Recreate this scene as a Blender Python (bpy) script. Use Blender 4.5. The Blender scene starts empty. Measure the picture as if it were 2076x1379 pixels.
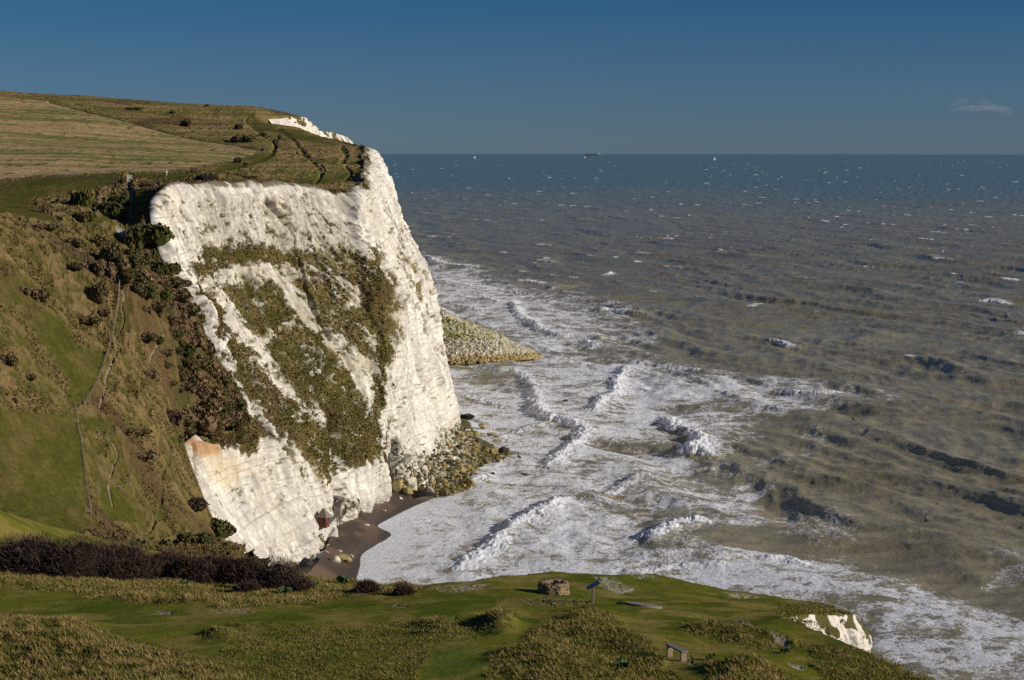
import bpy, bmesh, math, random
import numpy as np
from mathutils import Vector
R = math.radians
rng = np.random.default_rng(7)
random.seed(7)
scene = bpy.context.scene
COL = scene.collection
H = 104.5                      # eye height above the sea, metres
FPX = 3600.0                   # focal length in pixels of the 2076 px wide photograph
HOR = 292.0                    # row of the true horizontal
PITCH = math.atan((689.5-HOR)/FPX)
CP, SP = math.cos(PITCH), math.sin(PITCH)
RE = 6371000.0

# ---------------------------------------------------------------- camera maths
def P(px, py, Y):
    """world point seen at pixel px,py standing Y metres ahead"""
    b = (689.5-py)/FPX
    dy = CP+b*SP; dz = -SP+b*CP
    return np.array([(px-1038)/FPX*Y/dy, Y, H+Y*dz/dy])
def S(px, py, z=0.0):
    b = (689.5-py)/FPX
    dy = CP+b*SP; dz = -SP+b*CP
    t = (z-H)/dz
    return np.array([(px-1038)/FPX*t, dy*t, z])
def proj(x, y, z):
    zz = z-H
    f = y*CP-zz*SP; u = y*SP+zz*CP
    return 1038+x/f*FPX, 689.5-u/f*FPX

# ---------------------------------------------------------------- noise
_T = rng.random((256, 256))
def vn(x, y, seed=0):
    x = np.asarray(x, float)+seed*17.31; y = np.asarray(y, float)+seed*9.77
    xi = np.floor(x).astype(np.int64); yi = np.floor(y).astype(np.int64)
    fx = x-xi; fy = y-yi
    fx = fx*fx*fx*(fx*(fx*6-15)+10); fy = fy*fy*fy*(fy*(fy*6-15)+10)
    x0 = xi & 255; x1 = (xi+1) & 255; y0 = yi & 255; y1 = (yi+1) & 255
    return (_T[x0, y0]*(1-fx)+_T[x1, y0]*fx)*(1-fy)+(_T[x0, y1]*(1-fx)+_T[x1, y1]*fx)*fy
def fbm(x, y, octs=4, seed=0, gain=.5):
    s = 0; a = 1; t = 0
    for i in range(octs):
        c, d = math.cos(i*1.3+.4), math.sin(i*1.3+.4)
        s = s+a*vn((x*c-y*d)*2**i, (x*d+y*c)*2**i, seed+i*3); t += a; a *= gain
    return s/t
def lin(x, y, octs=3, seed=0, gain=.5):
    """faceted noise: straight-edged planes meeting at creases, like broken rock"""
    s = 0; a = 1; t = 0
    for i in range(octs):
        c, d = math.cos(i*1.7+.5), math.sin(i*1.7+.5)
        u = (x*c-y*d*.5)*2**i+seed*13.7; v = (x*d*.5+y*c)*2**i+seed*7.9
        ui = np.floor(u).astype(np.int64); vi = np.floor(v).astype(np.int64); fu = u-ui; fv = v-vi
        A = _T[ui & 255, vi & 255]; B = _T[(ui+1) & 255, vi & 255]; C = _T[ui & 255, (vi+1) & 255]; D = _T[(ui+1) & 255, (vi+1) & 255]
        r = np.where(fu+fv < 1, A+(B-A)*fu+(C-A)*fv, D+(C-D)*(1-fu)+(B-D)*(1-fv))
        s = s+a*r; t += a; a *= gain
    return s/t
def ridged(x, y, octs=4, seed=0):
    s = 0; a = 1; t = 0
    for i in range(octs):
        c, d = math.cos(i*1.3+.4), math.sin(i*1.3+.4)
        s = s+a*(1-np.abs(2*vn((x*c-y*d)*2**i, (x*d+y*c)*2**i, seed+i*3)-1)); t += a; a *= .5
    return s/t
def sst(e0, e1, x):
    t = np.clip((x-e0)/(e1-e0), 0, 1)
    return t*t*(3-2*t)
def mix(a, b, m):
    m = np.asarray(m)[..., None]
    return a*(1-m)+np.asarray(b)*m

# ---------------------------------------------------------------- 2d geometry
def inside(poly, x, y):
    poly = np.asarray(poly, float)
    out = np.zeros(x.shape, bool)
    n = len(poly)
    m = (x > poly[:, 0].min()) & (x < poly[:, 0].max()) & (y > poly[:, 1].min()) & (y < poly[:, 1].max())
    xx = x[m]; yy = y[m]; r = np.zeros(xx.shape, bool)
    for i in range(n):
        x0, y0 = poly[i]; x1, y1 = poly[(i+1) % n]
        if y0 == y1: continue
        c = ((y0 > yy) != (y1 > yy)) & (xx < (x1-x0)*(yy-y0)/(y1-y0)+x0)
        r ^= c
    out[m] = r
    return out
def dist_poly(pts, x, y, maxd=1e9, closed=False):
    """distance, signed side and running length along a polyline"""
    pts = np.asarray(pts, float)
    n = len(pts)
    best = np.full(x.shape, maxd, float); side = np.zeros(x.shape); run = np.zeros(x.shape); L = 0
    rngi = range(n if closed else n-1)
    for i in rngi:
        a = pts[i]; b = pts[(i+1) % n]
        ab = b-a; l2 = ab@ab
        if l2 == 0: continue
        lo = np.minimum(a, b)-maxd; hi = np.maximum(a, b)+maxd
        if maxd < 1e8:
            m = (x > lo[0]) & (x < hi[0]) & (y > lo[1]) & (y < hi[1])
            if not m.any(): L += math.sqrt(l2); continue
        else:
            m = np.ones(x.shape, bool)
        xx = x[m]-a[0]; yy = y[m]-a[1]
        t = np.clip((xx*ab[0]+yy*ab[1])/l2, 0, 1)
        dx = xx-t*ab[0]; dy = yy-t*ab[1]
        d = np.hypot(dx, dy)
        bm_ = best[m]; c = d < bm_
        sd = side[m]; rn = run[m]
        bm_[c] = d[c]; sd[c] = np.sign(ab[0]*yy-ab[1]*xx)[c]; rn[c] = (L+t*math.sqrt(l2))[c]
        best[m] = bm_; side[m] = sd; run[m] = rn
        L += math.sqrt(l2)
    return best, side, run
def softpoly(poly, x, y, w):
    """1 inside, fading across +-w"""
    ins = inside(poly, x, y)
    d, _, _ = dist_poly(poly, x, y, maxd=w*1.5, closed=True)
    s = np.where(ins, d, -d)
    return sst(-w, w, s)
def smooth_line(pts, n=8):
    pts = np.asarray(pts, float); out = []
    q = np.vstack([2*pts[0]-pts[1], pts, 2*pts[-1]-pts[-2]])
    for i in range(len(pts)-1):
        p0, p1, p2, p3 = q[i:i+4]
        for k in range(n):
            t = k/n
            out.append(.5*((2*p1)+(-p0+p2)*t+(2*p0-5*p1+4*p2-p3)*t*t+(-p0+3*p1-3*p2+p3)*t**3))
    out.append(pts[-1])
    return np.array(out)

# ---------------------------------------------------------------- thin plate spline
class TPS:
    def __init__(self, pts, lam=0.0):
        p = np.asarray(pts, float); self.s = 100.0
        X = p[:, :2]/self.s; n = len(X)
        K = self.k(np.hypot(X[:, None, 0]-X[None, :, 0], X[:, None, 1]-X[None, :, 1]))+lam*np.eye(n)
        Q = np.hstack([np.ones((n, 1)), X])
        A = np.zeros((n+3, n+3)); A[:n, :n] = K; A[:n, n:] = Q; A[n:, :n] = Q.T
        b = np.zeros(n+3); b[:n] = p[:, 2]
        self.w = np.linalg.solve(A, b); self.X = X
    def k(self, r):
        return r*r*np.log(r+1e-9)
    def __call__(self, x, y):
        sh = np.shape(x); x = np.ravel(x)/self.s; y = np.ravel(y)/self.s
        out = self.w[-3]+self.w[-2]*x+self.w[-1]*y
        for i, (a, b) in enumerate(self.X):
            out = out+self.w[i]*self.k(np.hypot(x-a, y-b))
        return out.reshape(sh)

# ---------------------------------------------------------------- meshes
def mesh_arrays(name, verts, faces, mat=None, parent=None, attrs=None, smooth=True, link=True):
    me = bpy.data.meshes.new(name)
    v = np.ascontiguousarray(verts, np.float32); f = np.ascontiguousarray(faces, np.int32)
    k = f.shape[1]
    me.vertices.add(len(v)); me.vertices.foreach_set('co', v.ravel())
    me.loops.add(f.size); me.loops.foreach_set('vertex_index', f.ravel())
    me.polygons.add(len(f))
    me.polygons.foreach_set('loop_start', np.arange(0, f.size, k, dtype=np.int32))
    me.polygons.foreach_set('loop_total', np.full(len(f), k, np.int32))
    me.polygons.foreach_set('use_smooth', np.full(len(f), smooth, bool))
    me.update(calc_edges=True)
    for an, arr in (attrs or {}).items():
        arr = np.asarray(arr, np.float32)
        if arr.ndim == 1:
            a = me.attributes.new(an, 'FLOAT', 'POINT'); a.data.foreach_set('value', arr)
        else:
            if arr.shape[1] == 3: arr = np.hstack([arr, np.ones((len(arr), 1), np.float32)])
            a = me.attributes.new(an, 'FLOAT_COLOR', 'POINT'); a.data.foreach_set('color', arr.ravel())
    if mat: me.materials.append(mat)
    if not link: return me
    return link_me(name, me, parent)
def link_me(name, me, parent=None):
    o = bpy.data.objects.new(name, me); COL.objects.link(o)
    if parent is not None: o.parent = parent
    return o
def grid_faces(nr, nc, keep=None):
    i = np.arange(nr*nc).reshape(nr, nc)
    f = np.stack([i[:-1, :-1], i[:-1, 1:], i[1:, 1:], i[1:, :-1]], -1).reshape(-1, 4)
    if keep is not None: f = f[keep.reshape(-1)]
    return f
def grid_obj(name, X, Y, Z, mat, attrs=None, flip=False, parent=None):
    nr, nc = X.shape
    f = grid_faces(nr, nc)
    if flip: f = f[:, ::-1]
    at = {k: (v.reshape(-1, v.shape[-1]) if v.ndim == 3 else v.ravel()) for k, v in (attrs or {}).items()}
    return mesh_arrays(name, np.stack([X, Y, Z], -1).reshape(-1, 3), f, mat, parent, at)
def tag(o, label=None, cat=None, group=None, kind=None):
    if label: o['label'] = label
    if cat: o['category'] = cat
    if group: o['group'] = group
    if kind: o['kind'] = kind
    return o
def empty(name, loc, rz=0.0):
    o = bpy.data.objects.new(name, None); COL.objects.link(o)
    o.location = loc; o.rotation_euler = (0, 0, rz); o.empty_display_size = .5
    return o
class MB:
    """collects boxes, bars, prisms into one mesh"""
    def __init__(s): s.v = []; s.f = []
    def add(s, vs, fs):
        o = len(s.v); s.v += [tuple(map(float, a)) for a in vs]; s.f += [tuple(o+i for i in q) for q in fs]
    def box(s, c, d, rz=0, rx=0, ry=0, bev=0.0):
        bm = bmesh.new(); bmesh.ops.create_cube(bm, size=1)
        for v in bm.verts: v.co = Vector((v.co.x*d[0], v.co.y*d[1], v.co.z*d[2]))
        if bev: bmesh.ops.bevel(bm, geom=bm.edges[:], offset=bev, segments=2, affect='EDGES', profile=.5)
        from mathutils import Euler
        m = Euler((rx, ry, rz)).to_matrix()
        for v in bm.verts: v.co = m @ v.co+Vector([float(q) for q in c])
        bm.verts.index_update()
        s.add([v.co for v in bm.verts], [[v.index for v in f.verts] for f in bm.faces]); bm.free()
    def bar(s, a, b, r, r2=None, n=6):
        a = Vector([float(q) for q in a]); b = Vector([float(q) for q in b]); r2 = r if r2 is None else r2
        d = (b-a).normalized(); u = d.orthogonal().normalized(); w = d.cross(u)
        vs = []
        for p, rr in ((a, r), (b, r2)):
            for k in range(n):
                t = 2*math.pi*k/n; vs.append(p+u*rr*math.cos(t)+w*rr*math.sin(t))
        fs = [(k, (k+1) % n, n+(k+1) % n, n+k) for k in range(n)]+[tuple(range(n))[::-1], tuple(range(n, 2*n))]
        s.add(vs, fs)
    def build(s, name, mat, parent=None, smooth=False):
        me = bpy.data.meshes.new(name); me.from_pydata(s.v, [], s.f); me.update()
        if smooth: me.polygons.foreach_set('use_smooth', [True]*len(me.polygons))
        me.materials.append(mat)
        return link_me(name, me, parent)

# ---------------------------------------------------------------- materials
def new_mat(name):
    m = bpy.data.materials.new(name); m.use_nodes = True
    nt = m.node_tree; b = nt.nodes['Principled BSDF']
    b.inputs['Specular IOR Level'].default_value = .2
    return m, nt, b
def N(nt, typ, **kw):
    n = nt.nodes.new(typ)
    for k, v in kw.items():
        if k in n.inputs: n.inputs[k].default_value = v
        else: setattr(n, k, v)
    return n
def L(nt, a, b): nt.links.new(a, b)
def ramp(nt, fac, stops):
    r = nt.nodes.new('ShaderNodeValToRGB')
    while len(r.color_ramp.elements) < len(stops): r.color_ramp.elements.new(.5)
    for e, (p, c) in zip(r.color_ramp.elements, stops):
        e.position = p; e.color = (*c, 1) if len(c) == 3 else c
    L(nt, fac, r.inputs[0]); return r
def attr_mat(name, scale, var=.35, bump=.3, bdist=.1, rough=.95, stretch=(1, 1, 1), scale2=None, spec=.1):
    """base colour from the mesh's own albedo attribute, broken up by noise"""
    m, nt, b = new_mat(name)
    at = N(nt, 'ShaderNodeAttribute', attribute_name='Col')
    tc = N(nt, 'ShaderNodeTexCoord'); mp = N(nt, 'ShaderNodeMapping'); mp.inputs['Scale'].default_value = stretch
    L(nt, tc.outputs['Object'], mp.inputs[0])
    n1 = N(nt, 'ShaderNodeTexNoise', Scale=scale, Detail=6.0, Roughness=.65); L(nt, mp.outputs[0], n1.inputs['Vector'])
    n2 = N(nt, 'ShaderNodeTexNoise', Scale=(scale2 or scale*6), Detail=4.0, Roughness=.7); L(nt, mp.outputs[0], n2.inputs['Vector'])
    ad = N(nt, 'ShaderNodeMath', operation='ADD'); L(nt, n1.outputs[0], ad.inputs[0]); L(nt, n2.outputs[0], ad.inputs[1])
    mr = N(nt, 'ShaderNodeMapRange'); mr.inputs['From Min'].default_value = .7; mr.inputs['From Max'].default_value = 1.3
    mr.inputs['To Min'].default_value = 1-var; mr.inputs['To Max'].default_value = 1+var
    L(nt, ad.outputs[0], mr.inputs[0])
    vm = N(nt, 'ShaderNodeVectorMath', operation='SCALE'); L(nt, at.outputs['Color'], vm.inputs[0]); L(nt, mr.outputs[0], vm.inputs['Scale'])
    L(nt, vm.outputs[0], b.inputs['Base Color'])
    bp = N(nt, 'ShaderNodeBump'); bp.inputs['Strength'].default_value = bump; bp.inputs['Distance'].default_value = bdist
    L(nt, ad.outputs[0], bp.inputs['Height']); L(nt, bp.outputs[0], b.inputs['Normal'])
    b.inputs['Roughness'].default_value = rough; b.inputs['Specular IOR Level'].default_value = spec
    return m
def flat_mat(name, col, rough=.8, var=.25, scale=8, bump=.2, bdist=.01, spec=.3, metallic=0):
    m, nt, b = new_mat(name)
    tc = N(nt, 'ShaderNodeTexCoord')
    n1 = N(nt, 'ShaderNodeTexNoise', Scale=scale, Detail=5.0, Roughness=.6); L(nt, tc.outputs['Object'], n1.inputs['Vector'])
    lo = [c*(1-var) for c in col]; hi = [min(c*(1+var), .95) for c in col]
    r = ramp(nt, n1.outputs[0], [(.3, lo), (.7, hi)]); L(nt, r.outputs[0], b.inputs['Base Color'])
    bp = N(nt, 'ShaderNodeBump'); bp.inputs['Strength'].default_value = bump; bp.inputs['Distance'].default_value = bdist
    L(nt, n1.outputs[0], bp.inputs['Height']); L(nt, bp.outputs[0], b.inputs['Normal'])
    b.inputs['Roughness'].default_value = rough; b.inputs['Specular IOR Level'].default_value = spec; b.inputs['Metallic'].default_value = metallic
    return m

# ---------------------------------------------------------------- camera, light, sky
cd = bpy.data.cameras.new('camera'); cam = bpy.data.objects.new('camera', cd); COL.objects.link(cam)
cam.location = (0, 0, H); cam.rotation_euler = (math.pi/2-PITCH, 0, 0)
cd.sensor_fit = 'HORIZONTAL'; cd.sensor_width = 36; cd.lens = 36*FPX/2076
cd.clip_start = .5; cd.clip_end = 200000
scene.camera = cam
SUN_EL, SUN_AZ = R(21), R(-14)         # azimuth measured from +x towards +y
sd = Vector((math.cos(SUN_EL)*math.cos(SUN_AZ), math.cos(SUN_EL)*math.sin(SUN_AZ), math.sin(SUN_EL)))
sl = bpy.data.lights.new('sun', 'SUN'); sl.energy = 4.8; sl.angle = R(.53); sl.color = (1, .90, .76)
so = bpy.data.objects.new('sun', sl); COL.objects.link(so); so.rotation_euler = sd.to_track_quat('Z', 'Y').to_euler()
w = bpy.data.worlds.new('World'); scene.world = w; w.use_nodes = True
wn = w.node_tree; bg = wn.nodes['Background']
sky = wn.nodes.new('ShaderNodeTexSky'); sky.sky_type = 'NISHITA'; sky.sun_disc = False
sky.sun_elevation = SUN_EL; sky.sun_rotation = math.pi/2-SUN_AZ
sky.air_density = 1.0; sky.dust_density = 0; sky.ozone_density = 1.0; sky.altitude = 100
# the dry blue of a polarised winter sky: tint the sky texture by height above the horizon
geo = wn.nodes.new('ShaderNodeTexCoord'); sep = wn.nodes.new('ShaderNodeSeparateXYZ'); wn.links.new(geo.outputs['Generated'], sep.inputs[0])
tr = wn.nodes.new('ShaderNodeValToRGB'); tr.color_ramp.elements[0].position = 0; tr.color_ramp.elements[0].color = (.205,.385,.90,1)
tr.color_ramp.elements[1].position = .0389; tr.color_ramp.elements[1].color = (.172,.354,.79,1)
e_ = tr.color_ramp.elements.new(.075); e_.color = (.116,.325,.70,1)
e_ = tr.color_ramp.elements.new(.30); e_.color = (.25,.50,.90,1)
wn.links.new(sep.outputs[2], tr.inputs[0])
mu = wn.nodes.new('ShaderNodeVectorMath'); mu.operation = 'MULTIPLY'; wn.links.new(sky.outputs[0], mu.inputs[0]); wn.links.new(tr.outputs[0], mu.inputs[1])
wn.links.new(mu.outputs[0], bg.inputs[0]); bg.inputs[1].default_value = .06
scene.view_settings.view_transform = 'Standard'; scene.view_settings.look = 'None'
scene.view_settings.exposure = 0; scene.view_settings.gamma = 1
cy = scene.cycles; cy.max_bounces = 5; cy.diffuse_bounces = 3; cy.glossy_bounces = 2; cy.transmission_bounces = 2
cy.transparent_max_bounces = 4; cy.volume_bounces = 0
try:
    cy.use_denoising = False
except Exception: pass
# ================================================================ FAR LAND
# the cliff's control net: rows top to foot, columns left to right; (px, py, Y), Y None = meets the sea
NET = [
 [(300,392,470),(315,460,465),(342,530,459),(400,620,452),(435,720,445),(490,800,436),(500,862,428),(378,905,405),(392,985,397),(432,1062,388),(492,1125,385)],
 [(340,378,478),(345,455,473),(366,520,467),(420,620,459),(462,720,452),(506,800,443),(512,880,436),(470,915,424),(470,1000,418),(515,1092,414),(575,1166,None)],
 [(380,379,486),(390,450,482),(402,530,476),(445,610,468),(520,720,463),(580,790,460),(620,850,458),(605,920,452),(590,1000,444),(624,1085,438),(644,1160,None)],
 [(440,379,496),(445,450,497),(440,545,490),(480,615,485),(550,715,478),(618,800,473),(662,870,470),(680,930,468),(682,1000,464),(680,1064,460),(692,1104,None)],
 [(520,378,512),(525,450,512),(530,540,508),(560,625,500),(600,710,492),(648,800,488),(684,870,484),(700,930,478),(702,990,472),(706,1040,470),(722,1072,None)],
 [(600,381,535),(610,450,530),(625,540,522),(645,620,514),(675,700,508),(702,790,502),(725,870,497),(738,930,492),(742,985,489),(746,1020,487),(750,1042,None)],
 [(690,387,549),(700,460,540),(712,540,530),(728,620,523),(748,700,519),(758,790,516),(766,860,513),(774,920,511),(780,960,510),(784,990,509),(786,1010,None)],
 [(738,380,560),(742,470,546),(766,540,540),(792,600,536),(801,700,530),(788,780,527),(788,860,524),(790,910,521),(792,950,518),(794,980,517),(796,1000,None)],
 [(742,350,615),(770,430,606),(800,520,598),(825,600,592),(840,700,585),(850,790,580),(856,850,574),(860,890,568),(864,910,566),(867,925,566),(870,940,None)],
 [(744,306,680),(778,375,675),(803,455,670),(845,545,666),(863,615,662),(881,700,658),(900,780,655),(910,820,652),(914,840,651),(918,856,650),(922,870,None)],
]
net = np.array([[P(*c) if c[2] else S(c[0], c[1], -1.5) for c in col] for col in NET])
def addcol(src, dx, dy, ddx=0):
    c = src.copy(); k = np.linspace(0, 1, len(c)); c[:, 0] += dx+ddx*k; c[:, 1] += dy; return c
net = np.concatenate([net, [addcol(net[-1], -6, 55)], [addcol(net[-1], -24, 120)], [addcol(net[-1], -42, 170)]])
def _tuck(A, dx, dy, dz):
    B_ = A.copy(); B_[..., 0] += dx; B_[..., 1] += dy; B_[..., 2] += dz; return B_
net0 = net
rimrow = np.stack([_tuck(net[j][0], -5.0, (4.0 if 2 < j < 8 else .5), -2.4) for j in range(len(net))])
net_x = np.concatenate([rimrow[:, None], net], 1)
flankcol = net_x[0].copy(); flankcol[:, 0] -= 2.6; flankcol[:, 1] -= .5; flankcol[:, 2] -= 4.5
net_x = np.concatenate([flankcol[None], net_x], 0)
def cr(t):
    t2, t3 = t*t, t*t*t
    return np.stack([.5*(-t3+2*t2-t), .5*(3*t3-5*t2+2), .5*(-3*t3+4*t2+t), .5*(t3-t2)], -1)
def resample(A, u):           # along axis 0
    n = len(A); Q = np.concatenate([[2*A[0]-A[1]], A, [2*A[-1]-A[-2]]])
    i = np.clip(np.floor(u).astype(int), 0, n-2); w_ = cr(u-i)
    return sum(w_[:, k].reshape(-1, *([1]*(A.ndim-1)))*Q[i+k] for k in range(4))

edge_w = [p for p in net[0][::-1]]+[net[j][0] for j in range(1, len(net))]
edge_xy = [tuple(p[:2]) for p in edge_w]
tailpts = [P(545,243,960)[:2], P(590,236,975)[:2], P(626,243,1000)[:2], P(640,262,1030)[:2], P(675,268,1065)[:2], P(708,282,1100)[:2], (-112,1180), (-200,1500), (-200,1800)]
k0 = net[-1][0]
edge_xy += [(k0[0]-4, k0[1]+15), (-113,893), (-127,928)]+[tuple(t) for t in tailpts]
# front part of the edge, continuing towards the near spur
front = [(-40,330), (-36,280), (-32,240)]
edge_all = front+edge_xy
landpoly = np.array(edge_all+[(-1500,1800), (-1500,150), (-32,150)], float)

ctl = [(e[0], e[1], e[2]) for e in (list(net[0][:-1])+[c[0] for c in net[1:10]])]
ctl += [tuple(P(*a)) for a in [
 (0,187,1000),(150,195,1000),(300,205,1000),(450,216,980),(520,227,960),(-200,180,1000),
 (0,202,1400),(300,219,1400),(500,240,1400),(-300,200,1400),
 (0,240,800),(0,300,650),(0,362,540),(-200,250,780),(-200,380,500),(150,212,930),(250,247,800),(200,300,650),(400,287,750),(400,330,600),(230,350,545),(520,296,720),
 (545,243,960),(590,236,975),(626,243,1000),(640,262,1030),(675,268,1065),(708,282,1100),
 (600,265,850),(640,277,812),(700,294,760),(735,302,720),(650,330,640),(550,340,600),(600,368,560),(450,360,520),(700,362,600),(530,250,885),(480,245,950),
 (0,380,500),(100,372,510),(200,398,500),(100,430,462),(0,440,392),(30,445,430),(130,470,432),(120,502,416),(240,572,408),(215,468,458),(255,468,472),(285,555,442),
 (300,450,470),(270,400,486),(250,430,476),(218,435,468),(330,622,402),(352,672,402),(300,520,460),(390,690,432),(360,600,440),
 (0,520,375),(0,650,350),(0,760,335),(0,830,325),(-200,600,340),(-200,800,310),(120,620,380),(150,750,360),(155,820,352),(250,700,385),(230,800,365),(330,750,390),(330,850,375),
 (430,860,412),(450,800,424),(250,900,352),(170,940,335),(0,940,312),(340,950,365),(180,1050,320),(0,1030,300),(0,1080,290),(300,1070,340),(330,1110,335),(440,1090,372),(240,990,340)]]
ctl += [(-60,262,34), (-110,250,40), (-45,300,30), (-160,240,50), (-55,330,30), (-90,220,38), (-170,180,55), (-60,190,36), (-60,150,45)]
far_tps = TPS(ctl, lam=.0006)

# ---- areas traced on the ground (pixel outlines of the photograph, carried onto the terrain)
FIELD = [(-300,190),(0,196),(100,207),(160,224),(250,243),(330,266),(400,282),(470,293),(528,302),(500,318),(420,335),(340,346),(230,350),(100,355),(0,364),(-300,385)]
LAWNS = [  # short green turf
 [(-300,385),(0,368),(100,357),(240,352),(250,365),(215,378),(120,392),(60,410),(90,430),(130,455),(60,445),(0,432),(-300,440)],
 [(-100,832),(60,832),(152,838),(160,900),(176,1010),(205,1075),(100,1082),(60,1065),(0,1035),(-100,1010)],
 [(70,620),(110,640),(160,700),(215,720),(200,770),(168,822),(140,830),(140,770),(100,720),(60,660)],
 [(-100,545),(40,560),(100,600),(60,620),(-100,600)],
 [(160,845),(220,850),(228,868),(165,872)],
 [(205,985),(260,985),(290,1040),(300,1070),(250,1060),(215,1040),(200,1010)],
 [(212,870),(240,900),(250,930),(240,975),(225,975),(230,920),(208,885)],
 [(340,880),(400,882),(440,905),(390,902),(350,900)],
 [(262,350),(345,350),(420,345),(500,320),(560,300),(560,320),(500,338),(430,352),(340,362),(262,362)],
 [(250,380),(300,383),(300,402),(265,420),(245,400)],
 [(440,368),(520,366),(640,362),(720,352),(720,366),(620,376),(450,378)],
 [(500,232),(545,255),(600,266),(650,283),(700,297),(640,290),(560,272),(520,262)],
 [(150,455),(210,455),(235,440),(215,432),(180,445)],
]
PATHS = [  # (outline, px width, kind)
 ([(247,585),(252,600),(246,618),(250,640),(246,665),(234,690),(238,715),(228,735)],2.4,'chalk'),
 ([(228,735),(215,760),(212,790),(200,820)],4,'dirt'),
 ([(328,608),(340,625),(346,650),(342,665)],5,'dark'),
 ([(330,680),(312,705),(300,735)],4,'dirt'),
 ([(246,725),(268,745),(282,762),(290,790),(305,815),(300,840)],5,'green'),
 ([(200,872),(222,890),(238,920),(228,945),(222,975)],2.6,'chalk'),
 ([(219,985),(223,1005),(228,1026)],2.6,'dirt'),
 ([(340,888),(345,905),(342,935),(328,960),(330,985),(325,1020),(318,1055),(304,1080)],4,'dark'),
 ([(263,358),(258,375),(266,392),(264,420),(266,440)],6,'chalk'),
 ([(262,385),(285,378),(320,376)],3,'chalk'),
 ([(238,462),(250,475),(262,490),(270,505)],6,'chalk'),
 ([(340,362),(420,350),(500,332),(548,312),(558,290),(545,282),(520,262),(500,245),(510,232)],5,'green'),
 ([(560,300),(552,285)],3,'dark'),
 ([(565,262),(590,280),(605,298)],4,'dark'),
 ([(640,370),(652,352),(640,335),(610,305)],4,'green'),
 ([(648,355),(658,345),(650,334)],2,'dirt'),
 ([(693,300),(702,315),(692,327)],5,'green'),
 ([(700,365),(712,352),(700,338)],3,'dark'),
 ([(600,310),(650,326),(690,330),(730,326)],3,'green'),
 ([(100,206),(160,222),(250,243),(330,266),(400,282),(470,293),(530,303)],3.5,'dark'),
 ([(152,210),(300,228),(380,240)],2,'dark'),
 ([(0,440),(90,488),(150,518),(205,550),(243,572)],3,'dark'),
 ([(243,572),(290,592),(330,615)],3,'dark'),
]
DRY = np.array((.195,.140,.062)); TUSS = np.array((.128,.100,.038)); TURF = np.array((.070,.074,.015)); BROWN = np.array((.105,.066,.034))
CHALK = np.array((.69,.655,.585)); STUB = np.array((.42,.29,.155)); GREENF = np.array((.13,.16,.035)); DIRT = np.array((.30,.25,.19)); DARKG = np.array((.05,.05,.02))

def edge_sd(x, y, ply=landpoly, wob=True):
    ins = inside(ply, x, y)
    d, _, _ = dist_poly(ply, x, y, maxd=70, closed=True)
    s = np.where(ins, -d, d)
    if wob: s = s+(fbm(x/3, y/3, 4, 5)-.5)*1.6
    return s
def far_base(x, y): return far_tps(x, y)
def far_z(x, y):
    x = np.atleast_1d(np.asarray(x, float)); y = np.atleast_1d(np.asarray(y, float))
    return far_base(x, y)+(fbm(x/28, y/28, 3, 11)-.5)*1.6

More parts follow.
